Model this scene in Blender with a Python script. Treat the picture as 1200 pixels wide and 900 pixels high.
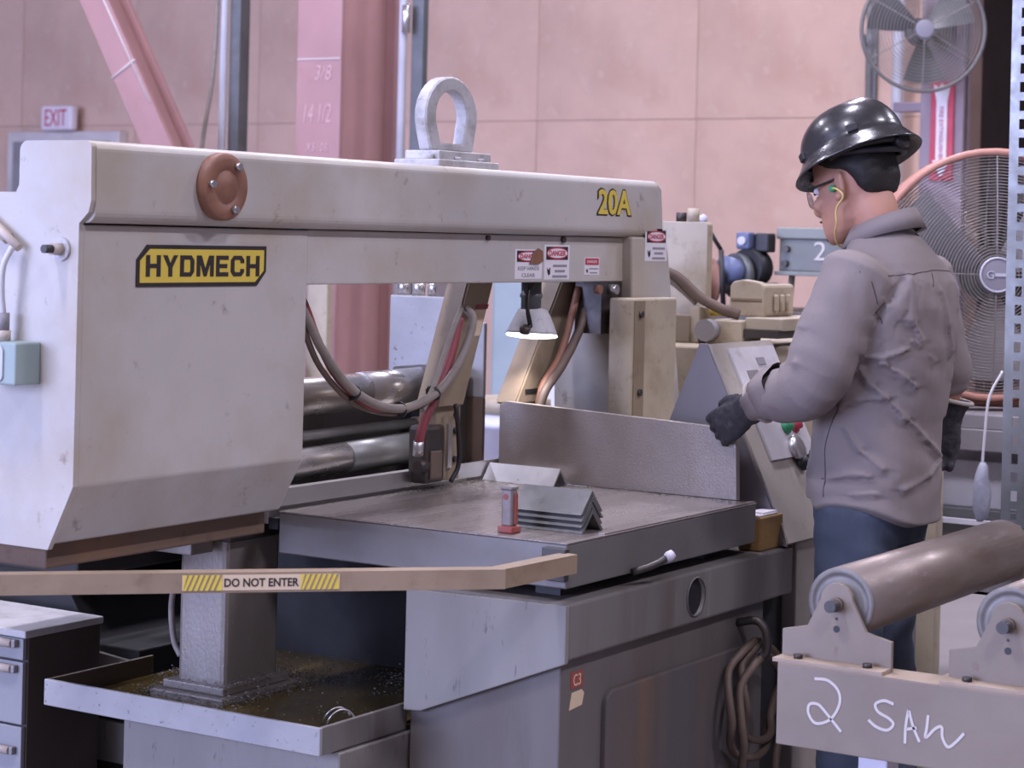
import bpy, bmesh, math, random
from mathutils import Vector, Matrix, noise
random.seed(7)
for o in list(bpy.data.objects): bpy.data.objects.remove(o)
scene = bpy.context.scene
COL = scene.collection
V = Vector
# ------------------------------------------------------------------ camera
# world x runs along the saw blade (away from the bay door), y along the material feed, z up
cam_d = bpy.data.cameras.new('camera'); cam = bpy.data.objects.new('camera', cam_d); COL.objects.link(cam)
T = math.radians(32.3); ROLL = math.atan(.0236)
fw = V((math.cos(T), math.sin(T), 0)); rt = V((math.sin(T), -math.cos(T), 0)); up = V((0, 0, 1))
r2 = rt*math.cos(ROLL) + up*math.sin(ROLL); u2 = -rt*math.sin(ROLL) + up*math.cos(ROLL)
cam.matrix_world = Matrix((( r2.x, u2.x, -fw.x, -3.6946), (r2.y, u2.y, -fw.y, -2.1852), (r2.z, u2.z, -fw.z, 1.45), (0, 0, 0, 1)))
cam_d.sensor_width = 36; cam_d.lens = 2480/1200*36; cam_d.shift_y = -172/1200
cam_d.dof.use_dof = True; cam_d.dof.focus_distance = 4.75; cam_d.dof.aperture_fstop = 6.3
cam_d.clip_end = 200
scene.camera = cam
# ------------------------------------------------------------------ world, lights, exposure
wd = bpy.data.worlds.new('world'); scene.world = wd; wd.use_nodes = True
bg = wd.node_tree.nodes['Background']; bg.inputs[0].default_value = (.62, .68, 1, 1); bg.inputs[1].default_value = 1.0
def area(name, loc, rot, sx, sy, energy, col):
    l = bpy.data.lights.new(name, 'AREA'); l.shape = 'RECTANGLE'; l.size = sx; l.size_y = sy
    l.energy = energy; l.color = col
    o = bpy.data.objects.new(name, l); COL.objects.link(o); o.location = loc; o.rotation_euler = rot
    return o
# daylight coming in through the open bay door behind the photographer
area('bay_door_daylight', (-13.9, 6.6, 3.2), (0, -math.pi/2, 0), 6.0, 10.0, 4300, (.50, .57, 1.0))
vs = scene.view_settings
vs.view_transform = 'Standard'; vs.look = 'None'; vs.gamma = 1; vs.use_curve_mapping = False; vs.exposure = -0.45

# ------------------------------------------------------------------ materials
def lin(h):
    h = h.lstrip('#'); c = [int(h[i:i+2], 16)/255 for i in (0, 2, 4)]
    return tuple(x/12.92 if x <= .04045 else ((x+.055)/1.055)**2.4 for x in c) + (1,)
M = {}
def mat(name, base, rough=.55, metal=0., dirt=None, amt=.5, scale=6, stretch=(1, 1, 1), bump=.0, bscale=60, spec=.5, dirt2=None, amt2=.4, scale2=22, contrast=.18, vary=.12, coat=0, thr2=.56, con2=None):
    m = bpy.data.materials.new(name); m.use_nodes = True; nt = m.node_tree; N = nt.nodes; L = nt.links
    b = N['Principled BSDF']; b.inputs['Roughness'].default_value = rough; b.inputs['Metallic'].default_value = metal
    b.inputs['Specular IOR Level'].default_value = spec
    if coat: b.inputs['Coat Weight'].default_value = coat; b.inputs['Coat Roughness'].default_value = .08
    tc = N.new('ShaderNodeTexCoord'); mp = N.new('ShaderNodeMapping'); mp.inputs['Scale'].default_value = stretch
    L.new(tc.outputs['Object'], mp.inputs['Vector'])
    col = N.new('ShaderNodeRGB'); col.outputs[0].default_value = lin(base); cur = col.outputs[0]
    def mix(fac, c2, cur):
        x = N.new('ShaderNodeMix'); x.data_type = 'RGBA'; L.new(fac, x.inputs[0]); L.new(cur, x.inputs[6]); x.inputs[7].default_value = c2
        return x.outputs[2]
    def nz(sc, det=6, ro=.6):
        n = N.new('ShaderNodeTexNoise'); n.inputs['Scale'].default_value = sc; n.inputs['Detail'].default_value = det; n.inputs['Roughness'].default_value = ro
        L.new(mp.outputs[0], n.inputs['Vector']); return n.outputs[0]
    def rng(s, lo, hi, mx):
        r = N.new('ShaderNodeMapRange'); r.inputs[1].default_value = lo; r.inputs[2].default_value = hi; r.inputs[4].default_value = mx; L.new(s, r.inputs[0]); return r.outputs[0]
    if vary:
        bc = lin(base); cur = mix(rng(nz(scale*.45, 4), .35, .65, 1), tuple(c*(1-vary*1.6) for c in bc[:3])+(1,), cur)
    if dirt: cur = mix(rng(nz(scale), .5, .5+contrast, amt), lin(dirt), cur)
    if dirt2: cur = mix(rng(nz(scale2, 8, .7), thr2, thr2+(con2 or contrast), amt2), lin(dirt2), cur)
    L.new(cur, b.inputs['Base Color'])
    if dirt or vary:
        L.new(rng(nz(scale*1.7), .3, .7, 1), (mr := N.new('ShaderNodeMapRange')).inputs[0])
        mr.inputs[3].default_value = max(.03, rough-.07); mr.inputs[4].default_value = min(1, rough+.1); L.new(mr.outputs[0], b.inputs['Roughness'])
    if bump:
        bp = N.new('ShaderNodeBump'); bp.inputs['Strength'].default_value = bump; bp.inputs['Distance'].default_value = .01
        L.new(nz(bscale, 5), bp.inputs['Height']); L.new(bp.outputs[0], b.inputs['Normal'])
    M[name] = m; return m
def emit(name, colr, st):
    m = bpy.data.materials.new(name); m.use_nodes = True; b = m.node_tree.nodes['Principled BSDF']
    b.inputs['Base Color'].default_value = lin(colr); b.inputs['Emission Color'].default_value = lin(colr); b.inputs['Emission Strength'].default_value = st
    M[name] = m
mat('saw_paint', '#bdb8b2', .45, dirt='#a3937c', amt=.6, scale=2.8, contrast=.2, dirt2='#6b5746', amt2=.65, scale2=15, thr2=.61, con2=.10, bump=.04)
mat('saw_paint_lower', '#aba493', .5, dirt='#84725c', amt=.6, scale=5, stretch=(1, 1, .5), dirt2='#4b3d33', amt2=.6, scale2=18, bump=.06)
mat('tan_paint', '#b3a690', .5, dirt='#8d7a60', amt=.5, scale=6, dirt2='#6a4c38', amt2=.6, scale2=26, bump=.05)
mat('tan_rusty', '#8f7f69', .55, dirt='#74563f', amt=.55, scale=7, contrast=.22, dirt2='#5b4232', amt2=.5, scale2=26, bump=.06)
mat('underside_rust', '#6b5646', .7, dirt='#7c5738', amt=.6, scale=5, dirt2='#2d2622', amt2=.6, bump=.1)
mat('rail_grey', '#726d69', .5, dirt='#574b41', amt=.6, scale=8, stretch=(1, 1, .12), contrast=.2, dirt2='#8f8a86', amt2=.35, scale2=14, thr2=.6, con2=.1, bump=.05)
mat('base_plate_grey', '#847f79', .45, dirt='#716b66', amt=.6, scale=7, stretch=(1, 1, .25), contrast=.22, dirt2='#3f3b38', amt2=.7, scale2=45, thr2=.61, con2=.07, bump=.05)
mat('base_dark', '#655e5a', .6, dirt='#4f4138', amt=.6, scale=5, stretch=(1, 1, .15), contrast=.25, dirt2='#36302c', amt2=.4, bump=.05)
mat('door_dark', '#5b5655', .55, dirt='#7b5a3e', amt=.6, scale=5, stretch=(1, 1, .12), contrast=.3, dirt2='#38302b', amt2=.4, bump=.05)
mat('interior_shade_dark', '#211f1f', .7, dirt='#191716', amt=.6, scale=5, bump=.05)  # near-black base colour holds the shade of the enclosed space under the table
mat('table_steel', '#9b918b', .26, metal=.5, dirt='#7f6f62', amt=.5, scale=3, stretch=(.4, 2.5, 1), contrast=.35, dirt2='#6f6052', amt2=.35, scale2=8, con2=.3, bump=.02, bscale=30)
mat('table_side', '#76726f', .42, metal=.3, dirt='#6b5a4e', amt=.5, scale=5, contrast=.25, dirt2='#544b45', amt2=.35, bump=.04)
mat('plate_steel', '#a0968f', .36, metal=.4, dirt='#7a6857', amt=.5, scale=6, contrast=.25, dirt2='#c9c4c2', amt2=.45, scale2=230, bump=.15, bscale=200)
mat('angle_steel', '#7b7a78', .45, metal=.6, dirt='#5f5c59', amt=.5, scale=25, bump=.05)
mat('sill_steel', '#b7b1ad', .34, metal=.35, dirt='#978d86', amt=.4, scale=5, stretch=(.3, 2, 1), contrast=.3)
mat('angle_bright', '#c9c7c9', .32, metal=.5, dirt='#b0afb0', amt=.3, scale=20, contrast=.3)
mat('chrome', '#c6c1bc', .27, metal=.85, dirt='#a1968a', amt=.35, scale=6, contrast=.3, vary=.06)
mat('chrome_oily', '#b3aca4', .30, metal=.8, dirt='#8b7e72', amt=.3, scale=4, contrast=.4, vary=.04)
mat('bright_metal', '#c9c7c6', .3, metal=.9, vary=.05)
mat('dark_metal', '#4a4644', .45, metal=.5, dirt='#5c4636', amt=.5, scale=12, bump=.05)
mat('tray_grey', '#9c9a9b', .5, dirt='#87837f', amt=.5, scale=8, contrast=.25, dirt2='#3d3936', amt2=.8, scale2=70, thr2=.62, con2=.05, bump=.06)
mat('tray_inside', '#55483a', .5, dirt='#4a3b26', amt=.6, scale=6, dirt2='#2e2822', amt2=.5)
mat('coolant', '#5f4f2a', .12, dirt='#3d3423', amt=.6, scale=5, dirt2='#7b6637', amt2=.4, scale2=10)
mat('chips', '#8f8a82', .5, metal=.3, vary=.2, scale=40)
mat('pillar_paint', '#948c84', .38, metal=.3, dirt='#6b5a49', amt=.5, scale=5, stretch=(1, 1, .6), contrast=.25, dirt2='#b5b2b2', amt2=.45, scale2=190, bump=.12, bscale=150)
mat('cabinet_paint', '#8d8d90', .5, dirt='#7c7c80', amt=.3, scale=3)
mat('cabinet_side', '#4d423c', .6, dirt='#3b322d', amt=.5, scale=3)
mat('cabinet_top', '#b4b1b1', .5, dirt='#8b827c', amt=.5, scale=14, contrast=.2, dirt2='#6d635c', amt2=.4, scale2=90)
mat('handle_plastic', '#c1b3a6', .5)
mat('barrier_paint', '#96816a', .55, dirt='#77614b', amt=.5, scale=9, dirt2='#5c4a3b', amt2=.4, bump=.04)
mat('black_paint', '#211f20', .5, vary=.05)
mat('decal_black', '#2c2526', .5, vary=0)
mat('decal_yellow', '#d6bd4c', .5, vary=.05)
mat('decal_cream', '#cfb99b', .6, vary=.05)
mat('decal_white', '#dedadd', .5, vary=.04)
mat('decal_red', '#b8374a', .5, vary=.04)
mat('decal_grey', '#8d898f', .6, vary=0)
mat('flange_brown', '#8a5f4b', .55, dirt='#6d4a3b', amt=.5, scale=20, dirt2='#a27b63', amt2=.4, scale2=60)
mat('lug_paint', '#bdbabb', .5, dirt='#8a8580', amt=.6, scale=20, dirt2='#4a4441', amt2=.6, scale2=60)
mat('box_green', '#9aaaa6', .45, dirt='#8a9492', amt=.3, scale=10)
mat('box_blue_white', '#c1c4cc', .4)
mat('cable_white', '#c9c6c6', .5)
mat('cable_black', '#2b2828', .5)
mat('cable_grey', '#8f857c', .55, dirt='#6d6259', amt=.5, scale=20)
mat('hose_red', '#8d4046', .5, dirt='#6d3439', amt=.5, scale=20)
mat('hose_brown', '#6c5a4e', .6, dirt='#4d4038', amt=.5, scale=12)
mat('bellows_brown', '#7d6552', .7, dirt='#5e4a3c', amt=.5, scale=10)
mat('wood_block', '#93703f', .6, dirt='#6a4b2c', amt=.6, scale=10, stretch=(.4, 1, 2), dirt2='#4b3523', amt2=.5)
mat('paper', '#dcd6da', .7)
mat('console_tan', '#b0a79c', .5, dirt='#998c7d', amt=.4, scale=5, dirt2='#6d6258', amt2=.3, bump=.03)
mat('console_face', '#cdc8cb', .5, dirt='#a99f98', amt=.4, scale=8, dirt2='#6a5f58', amt2=.4, scale2=18)
mat('console_grey', '#8b868a', .4, metal=.35, dirt='#777176', amt=.4, scale=4)
mat('roller_steel', '#84766d', .42, metal=.45, dirt='#6a5346', amt=.55, scale=6, stretch=(.5, 2, 2), dirt2='#b5aeb2', amt2=.35, scale2=25, bump=.04)
mat('roller_cap', '#77736f', .5, metal=.2, dirt='#66594f', amt=.5, scale=25)
mat('conveyor_paint', '#877a6c', .55, dirt='#76675a', amt=.5, scale=5, dirt2='#6d4a42', amt2=.6, scale2=14, thr2=.64, con2=.08, bump=.05)
mat('conveyor_top', '#a4917f', .6, dirt='#84705f', amt=.5, scale=8, bump=.05)
mat('chalk', '#cbc3bd', .9, vary=.05)
mat('chalk_faint', '#c6a3a2', .9, vary=.05)
mat('pink_steel', '#ae8582', .45, spec=.6, dirt='#a87d7a', amt=.4, scale=3, dirt2='#99695f', amt2=.3, scale2=8)
mat('plywood', '#caa997', .75, dirt='#b58f7c', amt=.6, scale=2.6, contrast=.28, dirt2='#d9bfb2', amt2=.5, scale2=9, vary=.12, bump=.04, bscale=25)
mat('plywood_dark', '#a37c6b', .75, dirt='#94705f', amt=.6, scale=3, contrast=.25, dirt2='#b38f7d', amt2=.5, scale2=8, vary=.1)
mat('seam', '#a88c80', .9)
mat('concrete', '#918a89', .6, dirt='#8d8486', amt=.5, scale=1.5, dirt2='#6b6263', amt2=.3, scale2=9)
mat('ceiling_grey', '#8b8587', .8)
mat('wall_metal', '#837a7a', .8, vary=.05)
mat('galv', '#8f8f8c', .4, metal=.5, dirt='#7c7b78', amt=.4, scale=20)
mat('galv_dark', '#6d6f70', .5, metal=.4, dirt='#5a5855', amt=.5, scale=10)
mat('conduit_white', '#d3d2d8', .4)
mat('door_grey', '#c9c0be', .6)
mat('exit_white', '#d9cfd6', .5, vary=.03)
mat('fan_grey', '#77736f', .45, metal=.3)
mat('fan_blade', '#646260', .5)
mat('fan_blade_light', '#a39e9c', .5)
mat('fan_rim', '#c08a78', .5)
mat('fan_wire', '#9a948e', .4, metal=.5)
mat('fan_shroud', '#9d98a0', .5)
mat('dark_room', '#3b2e2b', .8)
mat('mid_grey', '#8b8688', .55, dirt='#77706f', amt=.4, scale=8)
mat('blue_grey', '#74756f', .5, dirt='#666761', amt=.4, scale=6)
mat('blue_cap', '#646e90', .4)
mat('white_paint', '#d2cfd8', .5)
mat('tin_teal', '#8f9a9a', .45, dirt='#838e8e', amt=.3, scale=5, contrast=.3)
mat('cardboard', '#9a7a5d', .8)
mat('plastic_bag', '#a2a3ae', .35, dirt='#83848f', amt=.5, scale=40, bump=.3, bscale=50)
mat('tool_red', '#94433c', .5, dirt='#7b6660', amt=.5, scale=30)
mat('tool_grey', '#8b8280', .45, metal=.3, dirt='#70605c', amt=.4, scale=40)
mat('skin', '#b98873', .55, dirt='#a97661', amt=.35, scale=14, spec=.35)
mat('hair', '#1d1816', .6, bump=.2, bscale=200)
mat('shirt', '#857b78', .85, dirt='#7e7676', amt=.3, scale=7, bump=.12, bscale=260, spec=.2, vary=.05)
mat('jeans', '#49505c', .85, dirt='#69728a', amt=.45, scale=4, stretch=(1, 1, .6), contrast=.3, dirt2='#424858', amt2=.4, scale2=14, bump=.15, bscale=300, spec=.2)
mat('seam_thread', '#4a4345', .9, vary=0)
mat('glove', '#3f3d41', .8, dirt='#575559', amt=.5, scale=40, bump=.3, bscale=200, spec=.25)
mat('glove_cuff', '#b3a99f', .7)
mat('hardhat', '#2f2d2d', .25, coat=.25, vary=.08, dirt='#423f3e', amt=.25, scale=9)
mat('plug_green', '#3f9c6c', .5)
mat('cord_yellow', '#d8bd74', .5)
mat('boot', '#4a3a2e', .6)
mat('mauve_steel', '#8f7e85', .55, dirt='#877277', amt=.4, scale=4)
mat('lid_grey', '#858880', .5)
emit('bulb_glow', '#fff6ff', 5.0)
emit('lamp_panel', '#fff4ee', 6.0)
gm = mat('lens_clear', '#d7d5dc', .05); gb = gm.node_tree.nodes['Principled BSDF']; gb.inputs['Transmission Weight'].default_value = .9; gb.inputs['IOR'].default_value = 1.1

# ------------------------------------------------------------------ geometry helpers
def B(): return bmesh.new()
def box(bm, x0, x1, y0, y1, z0, z1, bev=0, seg=2, mtx=None):
    r = bmesh.ops.create_cube(bm, size=1)
    vs_ = r['verts']
    bmesh.ops.scale(bm, vec=(x1-x0, y1-y0, z1-z0), verts=vs_); bmesh.ops.translate(bm, vec=((x0+x1)/2, (y0+y1)/2, (z0+z1)/2), verts=vs_)
    if mtx: bmesh.ops.transform(bm, matrix=mtx, verts=vs_)
    if bev:
        es = list({e for v in vs_ for e in v.link_edges})
        bmesh.ops.bevel(bm, geom=es, offset=bev, segments=seg, affect='EDGES', profile=.5)
    return bm
def prism(bm, pts, axis, lo, hi, bev=0):
    """extrude a polygon; axis 'x': pts are (y,z); 'y': (x,z); 'z': (x,y)"""
    def P(p, t): return {'x': (t, p[0], p[1]), 'y': (p[0], t, p[1]), 'z': (p[0], p[1], t)}[axis]
    a = [bm.verts.new(P(p, lo)) for p in pts]; b = [bm.verts.new(P(p, hi)) for p in pts]; n = len(pts)
    fs = [bm.faces.new(a), bm.faces.new(b[::-1])] + [bm.faces.new((a[i], b[i], b[(i+1) % n], a[(i+1) % n])) for i in range(n)]
    bmesh.ops.recalc_face_normals(bm, faces=fs)
    if bev:
        es = list({e for f in fs for e in f.edges}); bmesh.ops.bevel(bm, geom=es, offset=bev, segments=2, affect='EDGES', profile=.5)
    return bm
def frame(d):
    d = d.normalized(); t = V((0, 0, 1)) if abs(d.z) < .9 else V((1, 0, 0))
    a = d.cross(t).normalized(); return a, a.cross(d).normalized()
def cyl(bm, p0, p1, r0, r1=None, seg=20, caps=True):
    p0, p1 = V(p0), V(p1); r1 = r0 if r1 is None else r1; u, w = frame(p1-p0)
    A = [bm.verts.new(p0+(u*math.cos(2*math.pi*i/seg)+w*math.sin(2*math.pi*i/seg))*r0) for i in range(seg)]
    C = [bm.verts.new(p1+(u*math.cos(2*math.pi*i/seg)+w*math.sin(2*math.pi*i/seg))*r1) for i in range(seg)]
    fs = [bm.faces.new((A[i], C[i], C[(i+1) % seg], A[(i+1) % seg])) for i in range(seg)]
    for f in fs: f.smooth = True
    if caps: fs += [bm.faces.new(A), bm.faces.new(C[::-1])]
    bmesh.ops.recalc_face_normals(bm, faces=fs); return bm
def catmull(pts, n=8):
    P = [V(p) for p in pts]; P = [P[0]*2-P[1]]+P+[P[-1]*2-P[-2]]; out = []
    for i in range(1, len(P)-2):
        for k in range(n):
            t = k/n; a, b, c, d = P[i-1:i+3]
            out.append(.5*((2*b)+(c-a)*t+(2*a-5*b+4*c-d)*t*t+(3*b-a-3*c+d)*t**3))
    return out+[P[-2]]
def tube(bm, pts, r, seg=10, smooth=8, closed=False, rads=None):
    P = catmull(pts, smooth) if smooth else [V(p) for p in pts]
    rings = []; u = None; n = len(P)
    for i, p in enumerate(P):
        d = (P[(i+1) % n]-P[i-1]) if closed else (P[min(i+1, n-1)]-P[max(i-1, 0)])
        d.normalize()
        if u is None: u, w = frame(d)
        else: u = (u-d*u.dot(d)).normalized(); w = u.cross(d)
        rr = r if rads is None else rads[min(int(i/max(1, n-1)*(len(rads)-1)+.5), len(rads)-1)]
        rings.append([bm.verts.new(p+(u*math.cos(2*math.pi*k/seg)+w*math.sin(2*math.pi*k/seg))*rr) for k in range(seg)])
    fs = []
    for i in range(n if closed else n-1):
        A, C = rings[i], rings[(i+1) % n]
        for k in range(seg):
            f = bm.faces.new((A[k], C[k], C[(k+1) % seg], A[(k+1) % seg])); f.smooth = True; fs.append(f)
    if not closed: fs += [bm.faces.new(rings[0]), bm.faces.new(rings[-1][::-1])]
    bmesh.ops.recalc_face_normals(bm, faces=fs); return bm
def lathe(bm, prof, c, axis, seg=32, su=1, sw=1, cap=True):
    """profile [(radius, height along axis)]"""
    axis = V(axis).normalized(); u, w = frame(axis); c = V(c); rings = []
    for r, h in prof:
        rings.append([bm.verts.new(c+axis*h+u*(math.cos(2*math.pi*i/seg)*r*su)+w*(math.sin(2*math.pi*i/seg)*r*sw)) for i in range(seg)])
    fs = []
    for A, C in zip(rings, rings[1:]):
        for i in range(seg):
            f = bm.faces.new((A[i], C[i], C[(i+1) % seg], A[(i+1) % seg])); f.smooth = True; fs.append(f)
    if cap: fs += [bm.faces.new(rings[0]), bm.faces.new(rings[-1][::-1])]
    bmesh.ops.recalc_face_normals(bm, faces=fs); return bm
def obj(name, bm, m, parent=None, smooth_angle=None):
    me = bpy.data.meshes.new(name)
    if isinstance(bm, bpy.types.Mesh): me = bm
    else: bm.to_mesh(me); bm.free()
    me.materials.clear(); me.materials.append(M[m] if isinstance(m, str) else m)
    o = bpy.data.objects.new(name, me); COL.objects.link(o)
    if parent:
        o.parent = parent; t = parent.location if parent.type == 'EMPTY' else V((0, 0, 0))
        o.matrix_parent_inverse = Matrix.Translation(-t)
    return o
def tag(o, label=None, cat=None, group=None, kind=None):
    if label: o['label'] = label
    if cat: o['category'] = cat
    if group: o['group'] = group
    if kind: o['kind'] = kind
    return o
def thing(name, label, cat, loc=(0, 0, 0), group=None):
    o = bpy.data.objects.new(name, None); COL.objects.link(o); o.location = loc; o.empty_display_size = .1
    return tag(o, label, cat, group)
def struct(name, bm, m, parent=None):
    o = obj(name, bm, m, parent)
    if parent is None: o['kind'] = 'structure'
    return o
def text(s, name, origin, right, upv, w, h, m, parent, depth=.0015, shear=0, bold=0, space=1):
    """lettering whose bounding box (w x h) is centred on origin, in the plane of right/up"""
    cu = bpy.data.curves.new('t', 'FONT'); cu.body = s; cu.extrude = .02; cu.shear = shear; cu.resolution_u = 3; cu.offset = bold; cu.space_character = space
    t = bpy.data.objects.new('t', cu); COL.objects.link(t)
    me = bpy.data.meshes.new_from_object(t.evaluated_get(bpy.context.evaluated_depsgraph_get()))
    bpy.data.objects.remove(t); bpy.data.curves.remove(cu)
    xs = [v.co.x for v in me.vertices]; ys = [v.co.y for v in me.vertices]
    cx, cy, W, H = (min(xs)+max(xs))/2, (min(ys)+max(ys))/2, max(xs)-min(xs), max(ys)-min(ys)
    R, U = V(right).normalized(), V(upv).normalized(); Nn = R.cross(U); O = V(origin)
    for v in me.vertices: v.co = O+R*((v.co.x-cx)/W*w)+U*((v.co.y-cy)/H*h)+Nn*(depth*(1 if v.co.z > 0 else -.2))
    return obj(name, me, m, parent)
def plate(bm, origin, right, upv, pts, th):
    """flat polygon plate, pts in (right, up) metres about origin, raised by th"""
    R, U = V(right).normalized(), V(upv).normalized(); Nn = R.cross(U); O = V(origin)
    a = [bm.verts.new(O+R*p[0]+U*p[1]-Nn*.0003) for p in pts]; b = [bm.verts.new(O+R*p[0]+U*p[1]+Nn*th) for p in pts]; n = len(pts)
    fs = [bm.faces.new(a[::-1]), bm.faces.new(b)]+[bm.faces.new((a[i], a[(i+1) % n], b[(i+1) % n], b[i])) for i in range(n)]
    bmesh.ops.recalc_face_normals(bm, faces=fs); return bm
def rect(w, h, cx=0, cy=0): return [(cx-w/2, cy-h/2), (cx+w/2, cy-h/2), (cx+w/2, cy+h/2), (cx-w/2, cy+h/2)]
def oval(w, h, cx=0, cy=0, n=24): return [(cx+w/2*math.cos(2*math.pi*i/n), cy+h/2*math.sin(2*math.pi*i/n)) for i in range(n)]
def rrect(x0, x1, y0, y1, r, n=5):
    out = []
    for cx, cy, s in ((x1-r, y0+r, -90), (x1-r, y1-r, 0), (x0+r, y1-r, 90), (x0+r, y0+r, 180)):
        for k in range(n+1):
            a = math.radians(s+90*k/n); out.append((cx+r*math.cos(a), cy+r*math.sin(a)))
    return out
XP, YP, ZP = V((1, 0, 0)), V((0, 1, 0)), V((0, 0, 1))
# ================================================================== THE SETTING
fl = struct('floor', box(B(), -14.4, 13, -7.2, 12.5, -.1, 0), 'concrete')
struct('ceiling', box(B(), -14.4, 13, -7.2, 12.5, 7.0, 7.2), 'ceiling_grey')
wb = struct('wall_back', box(B(), 8.62, 8.9, 2.37, 12.5, 0, 7.0), 'seam')
struct('wall_far', box(B(), 12.6, 13, -7.2, 2.6, 0, 7.0), 'dark_room')
struct('wall_alcove', box(B(), 8.9, 12.6, 2.37, 2.6, 0, 7.0), 'dark_room')
struct('wall_right', box(B(), -14.4, 13, -7.2, -7.0, 0, 7.0), 'wall_metal')
struct('wall_left', box(B(), -14.4, 8.9, 12.3, 12.5, 0, 7.0), 'wall_metal')
bm = B(); box(bm, -14.4, -14.2, -7.2, 1.5, 0, 7); box(bm, -14.4, -14.2, 11.7, 12.5, 0, 7); box(bm, -14.4, -14.2, 1.5, 11.7, 6.3, 7)
struct('wall_front', bm, 'wall_metal')
# plywood sheets, each nailed up with a narrow joint
ys_ = [5.41+1.22*k for k in range(-2, 6)]
edges = [2.37]+[y for y in ys_ if y > 2.5]
edges.append(12.3)
zr = [(0, 2.247), (2.251, 4.687), (4.691, 7.0)]
sheets = {}
for i in range(len(edges)-1):
    y0, y1 = edges[i]+.002, edges[i+1]-.002
    for z0, z1 in zr:
        jx = random.uniform(0, .004)
        key = (round(y1-y0, 3), round(z1-z0, 3))
        if key not in sheets:
            b_ = B(); box(b_, -.016, 0, 0, y1-y0, 0, z1-z0); me = bpy.data.meshes.new('plywood_sheet'); b_.to_mesh(me); b_.free(); me.materials.append(M['plywood']); sheets[key] = me
        o = bpy.data.objects.new('plywood_sheet', sheets[key]); COL.objects.link(o); o.location = (8.62-jx, y0, z0); o.parent = wb
# door in the back wall with its exit sign
d1 = struct('door_1', box(B(), 8.50, 8.60, 9.14, 10.34, 0, 2.20, .01), 'door_grey')
obj('door_leaf', box(B(), 8.48, 8.50, 9.22, 10.26, .01, 2.12, .006), 'mid_grey', d1)
obj('door_handle', tube(B(), [(8.48, 9.32, 1.0), (8.43, 9.32, 1.0), (8.43, 9.42, 1.0)], .012, smooth=0), 'bright_metal', d1)
t = thing('exit_sign', 'small white exit sign with red letters above the grey door', 'sign', (8.50, 9.75, 2.21))
obj('sign_case', box(B(), 8.44, 8.52, 9.59, 9.92, 2.205, 2.40, .02), 'exit_white', t)
text('EXIT', 'lettering', (8.44, 9.755, 2.305), -YP, ZP, .23, .13, 'decal_red', t, depth=.004)

# steel columns: I-sections with a broad flange turned to the bay door
def icol(name, label, x0, x1, y0, y1, z1, m, tf=.03, tw=.03, group=None):
    t = thing(name, label, 'column', ((x0+x1)/2, (y0+y1)/2, 0), group)
    obj('flange', box(B(), x0, x0+tf, y0, y1, 0, z1, .004), m, t)
    obj('flange', box(B(), x1-tf, x1, y0, y1, 0, z1, .004), m, t)
    yc = (y0+y1)/2; obj('web', box(B(), x0+tf, x1-tf, yc-tw/2-.06, yc+tw/2-.06, 0, z1), m, t)
    obj('base_plate', box(B(), x0-.06, x1+.06, y0-.05, y1+.05, 0, .025), m, t)
    return t
c1 = icol('steel_column', 'red oxide steel column with chalk marks behind the saw beam', 4.20, 4.66, 3.77, 4.03, 6.99, 'pink_steel')
def chalk_line(bm, pts, r=.006):
    for a_, b_ in zip(pts, pts[1:]): cyl(bm, a_, b_, r, seg=6)
text('3/8', 'chalk_mark', (4.199, 3.87, 2.20), -YP, ZP, .10, .07, 'chalk_faint', c1, .002, .2)
text('14 1/2', 'chalk_mark', (4.199, 3.90, 2.01), -YP, ZP, .16, .09, 'chalk_faint', c1, .002, .2)
text('X5108', 'chalk_mark', (4.199, 3.90, 1.85), -YP, ZP, .13, .04, 'chalk_faint', c1, .002, .2)
obj('chalk_line', box(B(), 4.196, 4.20, 3.775, 4.025, 2.262, 2.268), 'chalk', c1)
# diagonal brace: a channel lying in the wall plane, running up to the left
t = thing('diagonal_brace', 'pink steel diagonal brace rising beside the grey pipe', 'brace', (3.6, 4.0, 0))
def BY(z): return 4.318+(z-1.84)*BSL
BSL = .603
def brace_part(name, off0, off1, d0, d1_, m):
    p0, p1 = V((3.55, BY(.02), 0.02)), V((3.55, BY(4.4), 4.4)); d = (p1-p0); n = d.normalized(); s = V((0, n.z, -n.y))
    bm = B(); vsA = [p+s*o+V((dx, 0, 0)) for p in (p0, p1) for o, dx in ((off0, d0), (off1, d0), (off1, d1_), (off0, d1_))]
    vv = [bm.verts.new(v) for v in vsA]
    fs = [bm.faces.new([vv[i] for i in q]) for q in ((0, 1, 2, 3), (7, 6, 5, 4), (0, 4, 5, 1), (1, 5, 6, 2), (2, 6, 7, 3), (3, 7, 4, 0))]
    bmesh.ops.recalc_face_normals(bm, faces=fs); return obj(name, bm, m, t)
BR = brace_part('flange', -.075, .075, 0, .02, 'pink_steel'); brace_part('web', -.03, -.01, .02, .14, 'pink_steel'); brace_part('flange', -.075, .075, .14, .16, 'pink_steel')
bm = B(); nrm = V((0, BSL, 1)).normalized(); sd = V((0, nrm.z, -nrm.y)); P0 = V((3.548, BY(2.18), 2.18))
cyl(bm, P0-sd*.08, P0+sd*.08, .005, seg=6); cyl(bm, P0-sd*.06-nrm*.22, P0-sd*.05+nrm*.5, .004, seg=6)
obj('chalk_line', bm, 'chalk', t)
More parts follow.
